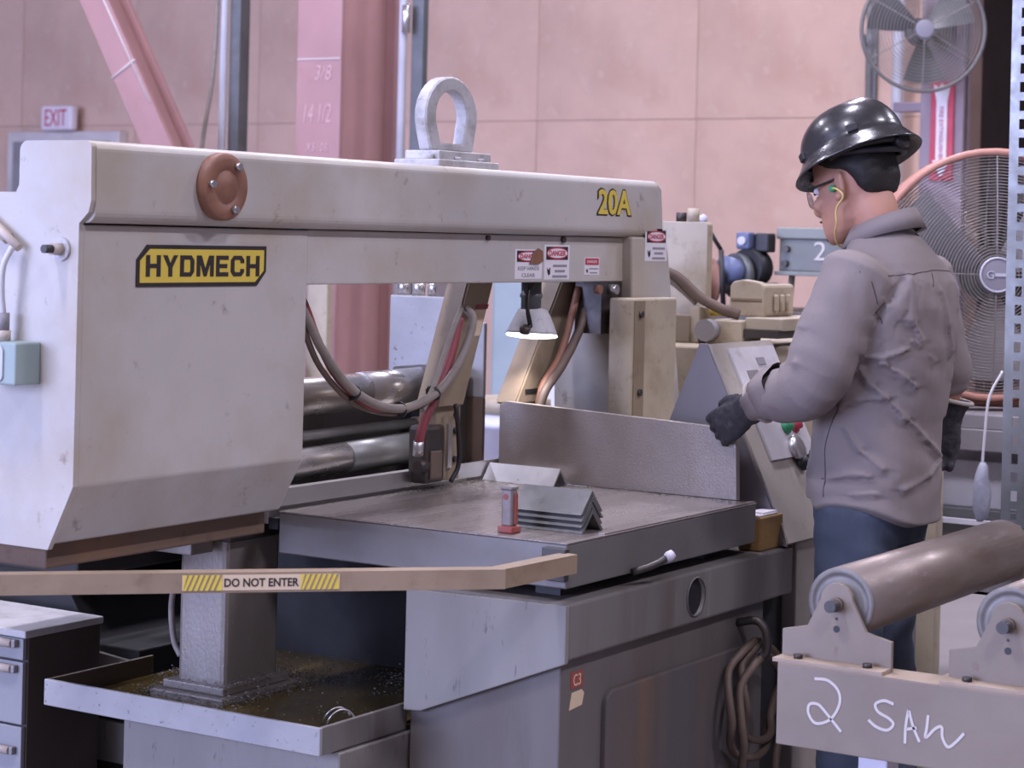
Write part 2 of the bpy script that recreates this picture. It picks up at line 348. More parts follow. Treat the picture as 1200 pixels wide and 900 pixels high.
# grey stanchion with cable, left of the column
t = thing('pipe_stand', 'grey square stanchion with a white conduit rising behind the saw', 'pipe', (4.03, 4.28, 0))
obj('post', box(B(), 4.02, 4.09, 4.23, 4.29, 0, 6.99), 'galv_dark', t)
obj('conduit', cyl(B(), (4.0, 4.31, 0), (4.0, 4.31, 6.99), .018), 'conduit_white', t)
obj('cable', tube(B(), [(3.97, 4.34, 3.2), (3.97, 4.33, 2.6), (3.97, 4.345, 2.2), (3.96, 4.40, 1.8), (3.96, 4.42, 1.3), (3.98, 4.4, .0)], .010), 'cable_grey', t)
t = thing('conduit', 'white electrical conduit on a dark strut right of the chalked column', 'conduit', (4.48, 3.56, 0))
obj('strut', box(B(), 4.49, 4.53, 3.51, 3.575, 0, 6.99), 'galv_dark', t)
obj('pipe', cyl(B(), (4.46, 3.605, 0), (4.46, 3.605, 6.99), .020), 'conduit_white', t)
obj('coupling', cyl(B(), (4.44, 3.575, 2.40), (4.44, 3.575, 2.53), .020), 'bright_metal', t)
# pipes on the back wall
t = thing('wall_pipe', 'thin dark conduit running up the plywood wall behind the hard hat', 'pipe', (8.55, 2.98, 0))
obj('pipe', cyl(B(), (8.55, 2.97, 0), (8.55, 2.97, 6.99), .022), 'galv', t)
obj('coupling', cyl(B(), (8.55, 2.97, 2.68), (8.55, 2.97, 2.76), .034), 'galv_dark', t)
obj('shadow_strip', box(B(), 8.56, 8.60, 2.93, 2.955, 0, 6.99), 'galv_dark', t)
t = thing('wall_pipe', 'bright white vertical pipe on the wall beside the fire sign column', 'pipe', (8.4, 2.71, 0))
obj('pipe', cyl(B(), (8.4, 2.72, 0), (8.4, 2.72, 6.99), .035), 'conduit_white', t)
obj('clamp', box(B(), 8.36, 8.60, 2.66, 2.78, 3.2, 3.26), 'galv_dark', t)
tag(obj('crossbar', box(B(), 6.40, 6.46, 1.62, 1.93, 2.13, 2.18, .005), 'mauve_steel'), 'short horizontal steel bar from the fire sign column towards the hard hat', 'bar')
c2 = icol('steel_column', 'mauve steel column carrying the fire extinguisher arrow sign', 6.30, 6.40, 1.52, 1.745, 6.99, 'mauve_steel')
s = thing('fire_extinguisher_sign', 'red sign with a white downward arrow on the steel column', 'sign', (6.29, 1.63, 1.75))
obj('sign_panel', box(B(), 6.285, 6.297, 1.565, 1.685, 1.78, 2.27, .003), 'decal_red', s)
bm = B(); plate(bm, (6.285, 1.625, 2.02), -YP, ZP, [(-.027, .15), (-.027, -.14), (-.045, -.14), (0, -.225), (.045, -.14), (.027, -.14), (.027, .15), (.045, .24), (.02, .22), (0, .24), (-.02, .22), (-.045, .24)], .004)
obj('arrow', bm, 'decal_white', s)
text('FIRE EXTINGUISHER', 'lettering', (6.281, 1.625, 2.01), ZP*-1, -YP, .27, .022, 'decal_red', s, .003)

# high-bay lamps under the roof, out of the picture, each with its own light
def high_bay(x, y, e, col):
    t = thing('high_bay_lamp', 'flat high bay lamp hanging under the shop ceiling', 'lamp', (x, y, 6.0), 'high bay lamps')
    obj('housing', box(B(), x-.65, x+.65, y-.25, y+.25, 6.03, 6.13, .02), 'mid_grey', t)
    obj('diffuser', box(B(), x-.6, x+.6, y-.21, y+.21, 6.01, 6.03), 'lamp_panel', t)
    for dx in (-.5, .5): obj('hanger', cyl(B(), (x+dx, y, 6.13), (x+dx, y, 7.0), .006, seg=6), 'galv', t)
    a = area('high_bay_light', (x, y, 5.99), (0, 0, 0), 1.2, .42, e, col)
HB = (.82, .80, 1.0)
for x, y in ((-3, -4), (-3, 1), (-3, 6), (1.5, -4), (1.5, 1), (1.5, 6), (6.0, -3.0), (6.0, 2.6)):
    high_bay(x, y, 300, HB)
# ================================================================== SAW HEAD
sh = thing('band_saw', 'grey horizontal band saw head with long top beam and black-yellow maker plate', 'saw', (-.45, .8, .85))
# wheel housing: chamfered box
obj('wheel_housing', prism(B(), [(.60, 1.4545), (.60, .966), (.66, .852), (1.05, .852), (1.05, 1.505), (.765, 1.505), (.765, 1.4545)], 'x', -.785, -.104, .004), 'saw_paint', sh)
def arcp(cx, cy, r, a0, a1, n=6): return [(cx+r*math.cos(math.radians(a0+(a1-a0)*k/n)), cy+r*math.sin(math.radians(a0+(a1-a0)*k/n))) for k in range(n+1)]
endp = arcp(.737, 1.592, .02, 0, 90)+arcp(.588, 1.597, .015, 90, 180)+[(.571, 1.50), (.577, 1.478), (.60, 1.457), (.60, .966), (.661, .843), (1.08, .843), (1.08, 1.514), (.765, 1.514), (.757, 1.528)]
obj('end_plate', prism(B(), endp, 'x', -.797, -.785), 'saw_paint', sh)
bp_ = arcp(.737, 1.592, .02, 0, 90)+arcp(.59, 1.592, .02, 90, 180)+arcp(.595, 1.483, .025, 180, 270)+[(.757, 1.458)]
obj('top_beam', prism(B(), bp_, 'x', -.785, 1.405), 'saw_paint', sh)
obj('beam_corner', prism(B(), [(1.405, 1.606), (1.43, 1.59), (1.445, 1.46), (1.405, 1.46)], 'y', .572, .757, .003), 'saw_paint', sh)
obj('underside_lip', box(B(), -.77, -.115, .69, 1.0, .80, .853, .004), 'underside_rust', sh)
obj('blade_guard', prism(B(), [(-.104, 1.4555), (1.268, 1.4555), (1.325, 1.338), (-.104, 1.338)], 'y', .602, .70, .003), 'saw_paint', sh)
obj('joint_strip', box(B(), -.78, 1.26, .64, .75, 1.4546, 1.4575), 'black_paint', sh)
obj('guard_bolt', cyl(B(), (.955, .602, 1.447), (.955, .594, 1.447), .008), 'dark_metal', sh)
obj('guard_bolt', cyl(B(), (.60, .602, 1.447), (.60, .594, 1.447), .006), 'dark_metal', sh)
obj('far_housing', prism(B(), [(1.27, 1.459), (1.425, 1.459), (1.478, 1.43), (1.575, .98), (1.60, .86), (1.30, .86)], 'y', .573, .82, .006), 'saw_paint', sh)
obj('front_cover', box(B(), 1.153, 1.40, .50, .572, .86, 1.297, .006), 'tan_paint', sh)
obj('cover_strip', box(B(), 1.16, 1.215, .496, .50, .86, 1.292, .002), 'tan_rusty', sh)
for z in (1.255, 1.05): obj('cover_bolt', cyl(B(), (1.188, .498, z), (1.188, .489, z), .009), 'dark_metal', sh)
obj('cover_mount', box(B(), 1.16, 1.268, .60, .68, 1.20, 1.338), 'dark_metal', sh)
obj('grease_bolt', cyl(B(), (1.20, .60, 1.318), (1.20, .575, 1.318), .013), 'bright_metal', sh)
obj('grease_bolt', cyl(B(), (1.13, .60, 1.318), (1.13, .585, 1.318), .012), 'flange_brown', sh)
# flange cover on the beam
fc = obj('flange_cover', lathe(B(), [(.068, 0), (.068, .018), (.064, .022), (.036, .022), (.034, .018), (.031, .024), (.0, .024)], (-.437, .57, 1.537), (0, -1, 0), cap=False), 'flange_brown', sh)
for a_ in (55, 175, 295):
    c_, s_ = math.cos(math.radians(a_)), math.sin(math.radians(a_))
    obj('flange_bolt', cyl(B(), (-.437+.05*c_, .55, 1.537+.05*s_), (-.437+.05*c_, .537, 1.537+.05*s_), .008, seg=6), 'bright_metal', fc)
# maker plate
w_, h_ = .395, .082; mpts = [(-.197, -.041), (.168, -.041), (.197, -.012), (.197, .041), (-.168, .041), (-.197, .012)]
mp_ = obj('maker_plate', plate(B(), (-.443, .60, 1.378), XP, ZP, mpts, .002), 'decal_black', sh)
obj('plate_field', plate(B(), (-.443, .598, 1.378), XP, ZP, [(x*.955, y*.80) for x, y in mpts], .001), 'decal_yellow', mp_)
t_ = .27
LET = {'H': [[(0, 0), (t_, 0), (t_, .4), (1-t_, .4), (1-t_, 0), (1, 0), (1, 1), (1-t_, 1), (1-t_, .6), (t_, .6), (t_, 1), (0, 1)]],
       'Y': [[(.5-t_/2, 0), (.5+t_/2, 0), (.5+t_/2, .42), (1.02, 1), (.72, 1), (.5, .62), (.28, 1), (-.02, 1), (.5-t_/2, .42)]],
       'D': [[(0, 0), (t_, 0), (t_, 1), (0, 1)], [(t_, 0), (.78, 0), (.68, .2), (t_, .2)], [(t_, .8), (.68, .8), (.78, 1), (t_, 1)], [(.78, 0), (1, .22), (1, .78), (.78, 1), (.68, .8), (.73, .74), (.73, .26), (.68, .2)]],
       'M': [[(0, 0), (.21, 0), (.21, .62), (.42, 0), (.58, 0), (.79, .62), (.79, 0), (1, 0), (1, 1), (.72, 1), (.5, .38), (.28, 1), (0, 1)]],
       'E': [[(0, 0), (1, 0), (1, .2), (t_, .2), (t_, .4), (.9, .4), (.9, .6), (t_, .6), (t_, .8), (1, .8), (1, 1), (0, 1)]],
       'C': [[(.22, 0), (.8, 0), (1, .2), (1, .36), (.73, .36), (.73, .26), (.68, .2), (.33, .2), (t_, .27), (t_, .73), (.33, .8), (.68, .8), (.73, .74), (.73, .64), (1, .64), (1, .8), (.8, 1), (.22, 1), (0, .78), (0, .22)]]}
xc = -.172
for ch_, lw in zip('HYDMECH', (.042, .042, .042, .052, .038, .042, .042)):
    bm = B()
    for pl_ in LET[ch_]: plate(bm, (-.443+xc, .5968, 1.357), XP, ZP, [(p[0]*lw, p[1]*.042) for p in pl_], .0008)
    obj('letter', bm, 'decal_black', mp_); xc += lw+.0075
lt = text('20A', 'model_lettering', (1.165, .5697, 1.548), XP, ZP, .186, .074, 'decal_black', sh, .001, bold=.05)
text('20A', 'lettering', (1.165, .5685, 1.548), XP, ZP, .174, .066, 'decal_yellow', lt, .001, bold=.022)
# danger stickers
def danger(cx, cz, y, w, h, lines, ell=True, nrm_y=True):
    d = obj('danger_sticker', plate(B(), (cx, y, cz), XP, ZP, rect(w, h), .001), 'decal_white', sh)
    hh = h*.38; zc = cz+h/2-hh/2-h*.05
    if ell:
        obj('header', plate(B(), (cx, y-.001, zc), XP, ZP, rect(w*.86, hh), .0006), 'decal_black', d)
        obj('header', plate(B(), (cx, y-.0017, zc), XP, ZP, oval(w*.84, hh*.95), .0006), 'decal_red', d)
        obj('header', plate(B(), (cx, y-.0022, zc), XP, ZP, [(x, z) for x, z in oval(w*.78, hh*.72)], .0003), 'decal_white', d)
        text('DANGER', 'lettering', (cx, y-.0024, zc), XP, ZP, w*.66, hh*.42, 'decal_red', d, .0006, bold=.03)
    else:
        obj('header', plate(B(), (cx, y-.001, zc), XP, ZP, rect(w*.9, hh), .0006), 'decal_red', d)
        text('DANGER', 'lettering', (cx, y-.0017, zc), XP, ZP, w*.66, hh*.42, 'decal_white', d, .0006)
    zz = cz-h*.10; n = len(lines)
    for i, ln in enumerate(lines):
        z = cz-h*.03-(i+.5)*h*.46/n
        if isinstance(ln, str): text(ln, 'lettering', (cx, y-.001, z), XP, ZP, w*(.78 if len(ln) > 6 else .5), h*.13, 'decal_grey', d, .0006, bold=.015)
        else: obj('print_line', plate(B(), (cx+w*.12, y-.001, z), XP, ZP, rect(w*ln, h*.07), .0006), 'decal_grey', d)
    if not isinstance(lines[0], str):
        obj('hand_symbol', plate(B(), (cx-w*.32, y-.001, cz-h*.25), XP, ZP, [(-w*.07, h*.10), (-w*.02, h*.02), (w*.05, h*.10), (w*.06, -h*.08), (0, -h*.14), (-w*.05, -h*.05)], .0006), 'decal_black', d)
    return d
ds = danger(.793, 1.384, .602, .128, .074, ['KEEP HANDS', 'CLEAR'])
bm = B()
plate(bm, (.823, .5975, 1.404), XP, ZP, [(-.03, -.018), (.012, -.02), (.034, -.012), (.03, .014), (.008, .02), (-.012, .012)], .001)
obj('peeled_patch', bm, 'flange_brown', ds)
danger(.930, 1.389, .602, .124, .088, [.55, .4, .58])
danger(1.108, 1.379, .602, .078, .046, [.6, .5], ell=False)
danger(1.405, 1.438, .573, .125, .088, [.55, .4, .58])
# lifting eye on the beam
le = obj('lifting_eye_base', box(B(), .40, .66, .61, .74, 1.612, 1.630, .003), 'lug_paint', sh)
obj('lifting_eye_plate', box(B(), .43, .655, .63, .73, 1.630, 1.652, .003), 'lug_paint', sh)
pts = []
for k in range(17):
    a_ = math.radians(-25+230*k/16); pts.append((.532+.094*math.cos(a_), 1.732+.075*math.sin(a_)))
outer = [(.627, 1.652)]+[(.532+.112*math.cos(math.radians(-18+216*k/16)), 1.735+.098*math.sin(math.radians(-18+216*k/16))) for k in range(17)]+[(.445, 1.652)]
inner = [(.585, 1.672)]+[(.532+.066*math.cos(math.radians(-25+230*k/16)), 1.737+.062*math.sin(math.radians(-25+230*k/16))) for k in range(17)]+[(.487, 1.672)]
bm = B(); n = len(outer)
vo = [[bm.verts.new((p[0], y, p[1])) for p in outer] for y in (.665, .70)]; vi = [[bm.verts.new((p[0], y, p[1])) for p in inner] for y in (.665, .70)]
for i in range(n):
    j = (i+1) % n
    bm.faces.new((vo[0][i], vo[0][j], vi[0][j], vi[0][i])); bm.faces.new((vo[1][i], vi[1][i], vi[1][j], vo[1][j]))
    bm.faces.new((vo[0][i], vo[1][i], vo[1][j], vo[0][j])); bm.faces.new((vi[0][i], vi[0][j], vi[1][j], vi[1][i]))
bmesh.ops.recalc_face_normals(bm, faces=bm.faces[:]); bmesh.ops.bevel(bm, geom=[e for e in bm.edges if e.calc_face_angle(0) > .9], offset=.004, segments=1, affect='EDGES')
obj('lifting_eye', bm, 'lug_paint', sh)
for x, y in ((.42, .65), (.50, .625), (.60, .625), (.64, .65)): obj('eye_bolt', cyl(B(), (x, y, 1.63), (x, y, 1.642 if y > .63 else 1.638), .009, seg=6), 'lug_paint', le)
# fittings on the end plate
obj('fitting_washer', cyl(B(), (-.797, .642, 1.408), (-.803, .642, 1.408), .022), 'lug_paint', sh)
obj('fitting_nut', cyl(B(), (-.803, .642, 1.408), (-.825, .642, 1.408), .013, seg=6), 'handle_plastic', sh)
obj('fitting_stud', cyl(B(), (-.825, .642, 1.408), (-.845, .642, 1.408), .008), 'dark_metal', sh)
jb = obj('junction_box', box(B(), -.862, -.797, .69, .80, 1.152, 1.232, .004), 'box_green', sh)
obj('box_face', plate(B(), (-.862, .752, 1.192), -YP, ZP, rrect(-.032, .032, -.034, .034, .012), .004), 'box_blue_white', jb)
obj('box_knob', lathe(B(), [(.018, 0), (.018, .012), (.010, .014), (.010, .022), (0, .022)], (-.866, .765, 1.192), (-1, 0, 0), cap=False), 'flange_brown', jb)
obj('cable_gland', cyl(B(), (-.83, .757, 1.232), (-.83, .757, 1.252), .015), 'handle_plastic', jb)
obj('cable_gland', cyl(B(), (-.83, .757, 1.252), (-.83, .757, 1.285), .012, seg=8), 'mid_grey', jb)
obj('cable', tube(B(), [(-.83, .757, 1.28), (-.835, .758, 1.33), (-.835, .754, 1.375), (-.825, .742, 1.41)], .006), 'cable_white', jb)
bk = B(); cyl(bk, (-.815, .82, 1.463), (-.815, .735, 1.408), .008); cyl(bk, (-.808, .83, 1.46), (-.808, .77, 1.425), .012)
obj('end_bracket', bk, 'handle_plastic', sh)
# blade and sliding guide arms
obj('saw_blade', box(B(), -.104, 1.36, .741, .744, .842, .880), 'bright_metal', sh)
def arm(tx0, tx1, bx0, bx1, y0, y1, zt, zb, m='tan_paint'):
    bm = B(); v = [bm.verts.new(p) for y in (y0, y1) for p in ((tx0, y, zt), (tx1, y, zt), (bx1, y, zb), (bx0, y, zb))]
    fs = [bm.faces.new([v[i] for i in q]) for q in ((0, 1, 2, 3), (7, 6, 5, 4), (0, 4, 5, 1), (1, 5, 6, 2), (2, 6, 7, 3), (3, 7, 4, 0))]
    bmesh.ops.recalc_face_normals(bm, faces=fs); bmesh.ops.bevel(bm, geom=bm.edges[:], offset=.005, segments=2, affect='EDGES'); return obj('guide_arm', bm, m, sh)
a1 = arm(.677, .794, .545, .665, .70, .765, 1.345, 1.03, 'tan_rusty')
lab = (.655, .6985, 1.22); obj('warning_label', plate(B(), (.715, .70, 1.235), V((1, 0, .0)), V((.42, 0, 1)), rect(.05, .07), .001), 'decal_cream', a1)
obj('label_stripe', plate(B(), (.735, .6988, 1.275), XP, V((.42, 0, 1)), rect(.055, .012), .001), 'hose_red', a1)
gb_ = obj('guide_block', box(B(), .565, .675, .715, .765, .85, 1.035, .004), 'tan_rusty', sh)
obj('guide_insert', box(B(), .505, .590, .70, .755, .850, .99, .010), 'dark_metal', gb_)
obj('guide_insert', box(B(), .52, .57, .695, .70, .86, .93, .004), 'hose_brown', gb_)
obj('guide_slot', box(B(), .615, .632, .710, .716, .88, .99), 'bright_metal', gb_)
for z in (.90, .97, 1.01): obj('guide_bolt', cyl(B(), (.65, .716, z), (.65, .708, z), .008), 'dark_metal', gb_)
obj('guide_roller', cyl(B(), (.47, .70, .895), (.51, .705, .895), .014), 'dark_metal', gb_)
a2 = arm(1.129, 1.274, .905, 1.05, .70, .765, 1.345, 1.02, 'tan_rusty')
obj('arm_slot', plate(B(), (.985, .70, 1.052), XP, ZP, rect(.07, .012), .002), 'black_paint', a2)
obj('arm_label', plate(B(), (1.05, .70, 1.21), XP, V((.6, 0, 1)), rect(.045, .012), .001), 'decal_yellow', a2)
gb2 = obj('guide_block', box(B(), .93, 1.03, .715, .765, .86, 1.025, .004), 'tan_rusty', sh)
# hoses: loop from behind the housing to the guide arm
def hose(name, pts, r, m, parent=sh): return obj(name, tube(B(), pts, r, seg=10), m, parent)
hose('red_hose', [(-.09, .665, 1.37), (-.03, .662, 1.29), (.015, .66, 1.215), (.09, .66, 1.13), (.205, .662, 1.062), (.30, .665, 1.045)], .0095, 'hose_red')
hose('grey_hose', [(-.09, .66, 1.34), (-.03, .655, 1.262), (.02, .652, 1.195), (.10, .65, 1.122), (.205, .65, 1.068), (.333, .65, 1.046), (.462, .65, 1.072), (.55, .65, 1.129), (.605, .65, 1.20), (.628, .655, 1.25), (.64, .68, 1.27)], .0105, 'cable_grey')
hose('dark_hose', [(-.09, .67, 1.32), (-.03, .668, 1.245), (.03, .668, 1.16), (.12, .668, 1.09), (.21, .668, 1.052), (.333, .668, 1.034), (.45, .668, 1.055)], .007, 'hose_brown')
hose('grey_hose', [(.42, .655, 1.035), (.462, .655, 1.085), (.515, .66, 1.165), (.56, .662, 1.235), (.592, .668, 1.268), (.63, .69, 1.275)], .007, 'cable_grey')
hose('red_hose', [(.60, .675, 1.25), (.565, .672, 1.17), (.52, .67, 1.10), (.475, .672, 1.04), (.452, .678, .985), (.447, .682, .955)], .0115, 'hose_red')
obj('hose_fitting', cyl(B(), (.447, .682, .96), (.452, .687, .925), .013, seg=8), 'bright_metal', sh)
hose('black_cable', [(.60, .68, 1.04), (.615, .68, .96), (.625, .685, .89), (.60, .69, .85)], .006, 'cable_black')
hose('brown_hose', [(1.19, .66, 1.32), (1.15, .655, 1.22), (1.06, .655, 1.12), (.99, .66, 1.06), (.965, .665, 1.01)], .012, 'hose_brown')
hose('red_hose', [(1.16, .67, 1.32), (1.08, .672, 1.15), (1.0, .675, 1.07), (.975, .675, 1.01)], .010, 'flange_brown')
for x, z in ((.15, 1.09), (.333, 1.042), (.47, 1.075)): obj('hose_tie', lathe(B(), [(.020, -.003), (.020, .003)], (x, .659, z), (1, 0, -.6 if x < .2 else .1 if x < .4 else .6), seg=12), 'cable_black', sh)

# work lamp under the guard
wl = thing('work_lamp', 'lit reflector work lamp hanging under the blade guard', 'lamp', (.91, .66, 1.2))
obj('neck', lathe(B(), [(.026, 0), (.026, -.03), (.029, -.032), (.029, -.04), (.026, -.042), (.026, -.075)], (.905, .66, 1.338), (0, 0, 1), cap=True), 'galv_dark', wl)
obj('shade', lathe(B(), [(.028, .065), (.038, .06), (.046, .045), (.055, .025), (.063, .006), (.066, 0), (.063, .002), (.050, .024), (.03, .05)], (.912, .66, 1.205), (.06, 0, 1), cap=False), 'lug_paint', wl)
obj('bulb', lathe(B(), [(.0, .012), (.05, .012), (.064, .001), (.0665, -.003), (.062, -.007), (.03, -.011), (0, -.012)], (.912, .66, 1.203), (.06, 0, 1), cap=False), 'bulb_glow', wl)
obj('clip', lathe(B(), [(.014, 0), (.014, .012), (.006, .02)], (.845, .64, 1.21), (-.3, -.3, 1)), 'dark_metal', wl)
obj('wire', tube(B(), [(.87, .63, 1.34), (.835, .63, 1.30), (.838, .63, 1.26), (.855, .635, 1.23), (.85, .64, 1.215)], .0035, seg=6), 'cable_black', wl)
obj('wire', tube(B(), [(.85, .63, 1.34), (.825, .62, 1.28), (.84, .62, 1.24), (.86, .63, 1.225)], .0035, seg=6), 'cable_black', wl)
sp = bpy.data.lights.new('work_lamp_light', 'SPOT'); sp.energy = 7; sp.spot_size = 1.9; sp.spot_blend = .6; sp.shadow_soft_size = .05; sp.color = (.95, .92, 1)
so = bpy.data.objects.new('work_lamp_light', sp); COL.objects.link(so); so.location = (.912, .66, 1.185)
# ================================================================== SAW BASE
def boolcut(bm, cut, m, name, parent):
    a_ = obj(name, bm, m, parent); c_ = obj('cut', cut, m); md = a_.modifiers.new('b', 'BOOLEAN'); md.object = c_; md.solver = 'EXACT'
    dg = bpy.context.evaluated_depsgraph_get(); me = bpy.data.meshes.new_from_object(a_.evaluated_get(dg)); a_.modifiers.clear(); a_.data = me
    bpy.data.objects.remove(c_); return a_
sb = thing('machine_stand', 'stained grey steel saw base with side access door under the table', 'machine base', (.45, .3, 0))
boolcut(box(B(), -.02, 1.05, -.02, .37, .598, .713, .006), cyl(B(), (.535, -.1, .656), (.535, .25, .656), .043, seg=32), 'rail_grey', 'side_rail', sb)
obj('hole_shade_plug', cyl(B(), (.535, -.012, .656), (.535, .04, .656), .0429, seg=32), 'black_paint', sb)  # black plug behind the mouth, its colour standing for the shade inside the hole
obj('hole_rim', lathe(B(), [(.043, 0), (.046, .002), (.043, .004)], (.535, -.019, .656), (0, -1, 0), cap=False), 'rail_grey', sb)
obj('splash_plate', prism(B(), [(-.021, .712), (.372, .704), (.372, .449), (.33, .452), (-.021, .594)], 'x', -.034, -.021, .002), 'base_plate_grey', sb)
obj('lower_body', box(B(), -.015, .93, 0, .368, 0, .598, .004), 'base_dark', sb)
bmd = B(); prism(bmd, [p for p in rrect(.155, .82, .08, .505, .03)], 'y', -.012, .002, .003)
dr = obj('access_door', bmd, 'door_dark', sb)
obj('door_latch', cyl(B(), (.80, -.012, .30), (.80, -.022, .30), .012), 'dark_metal', dr)
obj('red_label', plate(B(), (.050, 0, .548), XP, ZP, rect(.05, .034), .001), 'tool_red', sb)
obj('tan_label', plate(B(), (.050, 0, .505), XP, ZP, [(-.03, -.016), (.022, -.012), (.03, .012), (.02, .02), (-.02, .018)], .001), 'decal_cream', sb)
text('C3', 'lettering', (.050, -.001, .548), XP, ZP, .03, .024, 'decal_cream', sb, .0006)
obj('rear_leg', box(B(), .95, 1.08, .02, .45, 0, .60, .004), 'interior_shade_dark', sb)
obj('inner_wall', box(B(), .45, .47, .37, 1.32, .0, .733), 'interior_shade_dark', sb)
obj('inner_divider', box(B(), .20, .45, .40, .43, .42, .733), 'interior_shade_dark', sb)
obj('rear_body', prism(B(), [(1.19, 0), (1.19, .46), (1.34, .46), (1.45, .62), (2.0, .62), (2.0, 0)], 'x', .05, .55, .004), 'interior_shade_dark', sb)
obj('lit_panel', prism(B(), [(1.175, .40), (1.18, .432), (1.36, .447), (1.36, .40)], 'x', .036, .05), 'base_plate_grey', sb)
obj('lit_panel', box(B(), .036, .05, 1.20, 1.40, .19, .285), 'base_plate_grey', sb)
obj('rear_top', box(B(), .04, .56, 1.34, 2.0, .62, .635), 'interior_shade_dark', sb)
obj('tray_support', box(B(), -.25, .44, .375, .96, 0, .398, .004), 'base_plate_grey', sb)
obj('infeed_body', box(B(), .48, 1.20, .37, 1.32, 0, .733), 'interior_shade_dark', sb)
# pillar that carries the head, standing in the tray
pl = obj('pillar', box(B(), -.085, .105, .82, .955, .40, .80, .012), 'pillar_paint', sb)
obj('pillar_foot', box(B(), -.125, .15, .79, 1.0, .405, .428, .004), 'pillar_paint', pl)
obj('pillar_foot', box(B(), -.105, .13, .805, .98, .428, .448, .004), 'pillar_paint', pl)
obj('pillar_head', box(B(), -.10, .30, .80, 1.05, .765, .8515, .006), 'dark_metal', pl)
obj('pillar_bracket', box(B(), -.175, -.10, .845, 1.0, .742, .812, .003), 'pillar_paint', pl)
obj('bracket_tab', box(B(), -.185, -.172, .90, .955, .79, .845, .003), 'pillar_paint', pl)
obj('bracket_bolt', cyl(B(), (-.185, .905, .828), (-.198, .905, .828), .010, seg=8), 'bright_metal', pl)
obj('drain_hose', tube(B(), [(-.07, .957, .665), (-.075, .975, .655), (-.078, .982, .60), (-.075, .975, .53), (-.072, .957, .495)], .007), 'cable_grey', pl)
obj('pillar_rod', cyl(B(), (-.30, 1.06, .745), (-.30, 1.06, .80), .008), 'bright_metal', pl)
obj('under_carriage', box(B(), -.36, .02, 1.0, 1.30, .70, .80, .006), 'interior_shade_dark', pl)

# chip tray
ct = thing('chip_tray', 'grey steel chip tray full of brown coolant and swarf below the saw head', 'tray', (.05, .75, .4))
obj('tray_floor', box(B(), -.298, .45, .392, 1.14, .398, .406), 'tray_inside', ct)
obj('tray_wall', box(B(), -.305, -.295, .385, 1.145, .400, .457, .002), 'tray_grey', ct)
obj('tray_wall', box(B(), -.295, .0, .385, .395, .400, .457, .002), 'rail_grey', ct)
obj('tray_wall', box(B(), -.295, .04, 1.135, 1.145, .400, .457, .002), 'tray_inside', ct)
obj('coolant', box(B(), -.29, .45, .396, 1.133, .406, .414), 'coolant', ct)
cb = B()
def flake(bm, p, s):
    R = Matrix.Rotation(random.uniform(0, 6.3), 3, 'Z') @ Matrix.Rotation(random.uniform(-1, 1), 3, 'X')
    v = [bm.verts.new(V(p)+R @ V(q)*s) for q in ((-1, -.4, 0), (1, -.5, .2), (.8, .5, 0), (-.9, .4, .3))]; bm.faces.new(v)
    w = bm.verts.new(V(p)+R @ V((0, 0, .5))*s); bm.faces.new((v[0], v[1], w)); bm.faces.new((v[2], v[3], w))
for k in range(2100):
    if k < 1600:
        side = random.random(); x = random.uniform(-.13, .17); y = random.uniform(.77, 1.01)
        if random.random() < .5: x = random.choice((-.135, .16))+random.gauss(0, .02)
        else: y = random.choice((.78, 1.0))+random.gauss(0, .02)
        z = .415+abs(random.gauss(0, .012)) if not (-.125 < x < .15 and .79 < y < 1.0) else .45+abs(random.gauss(0, .006))
    else: x, y, z = random.uniform(-.28, .44), random.uniform(.41, 1.12), .415
    if -.085 < x < .105 and .82 < y < .955: continue
    flake(cb, (x, y, z), random.uniform(.0012, .0034))
for cx_, cy_, n in ((.30, .62, 260), (.38, .5, 160), (.22, .80, 180)):
    for k in range(n): flake(cb, (min(.44, cx_+random.gauss(0, .04)), cy_+random.gauss(0, .04), .415+abs(random.gauss(0, .014))), random.uniform(.0012, .0032))
tag(obj('metal_swarf', cb, 'chips', ct), kind='stuff')
for cx_, cy_, r in ((-.12, .46, .018), (-.16, .42, .022)):
    obj('steel_curl', tube(B(), [(cx_+r*math.cos(a_), cy_+.012*a_, .418+r+r*math.sin(a_)) for a_ in [k*.5 for k in range(11)]], .0022, seg=6, smooth=3), 'bright_metal', ct)

# ================================================================== WORK TABLE
tb = thing('saw_table', 'thick brown-grey steel saw table with swarf along the blade slot', 'table', (.42, .39, .713))
obj('table_top', box(B(), 0, .88, 0, .745, .828, .832, .0015), 'table_steel', tb)
obj('table_slab', box(B(), 0.001, .879, .001, .744, .738, .828, .003), 'table_side', tb)
for x, y in ((.10, .08), (.75, .08), (.10, .28), (.75, .28)): obj('spacer', box(B(), x-.04, x+.04, y-.03, y+.03, .713, .738), 'black_paint', tb)
obj('edge_lip', prism(B(), [(.004, .832), (.02, .832), (.02, .835), (.004, .835)], 'x', .16, .88, .001), 'table_steel', tb)
obj('lock_lever', tube(B(), [(.265, -.005, .742), (.30, -.035, .755), (.33, -.05, .768)], .008, smooth=3), 'dark_metal', tb)
obj('lever_knob', lathe(B(), [(.0, -.012), (.009, -.010), (.012, 0), (.009, .012), (0, .014)], (.338, -.054, .772), (.6, -.4, .5), seg=14, cap=False), 'white_paint', tb)
obj('slot_strip', box(B(), 0.0, .88, .746, .772, .79, .815), 'black_paint', tb)
obj('sill_plate', prism(B(), [(.774, .800), (.774, .842), (.90, .855), (.90, .800)], 'x', .0, .80, .002), 'sill_steel', tb)
obj('sill_plate', prism(B(), [(.774, .800), (.774, .842), (.90, .85), (.90, .800)], 'x', .805, 1.05, .002), 'table_steel', tb)
cb = B()
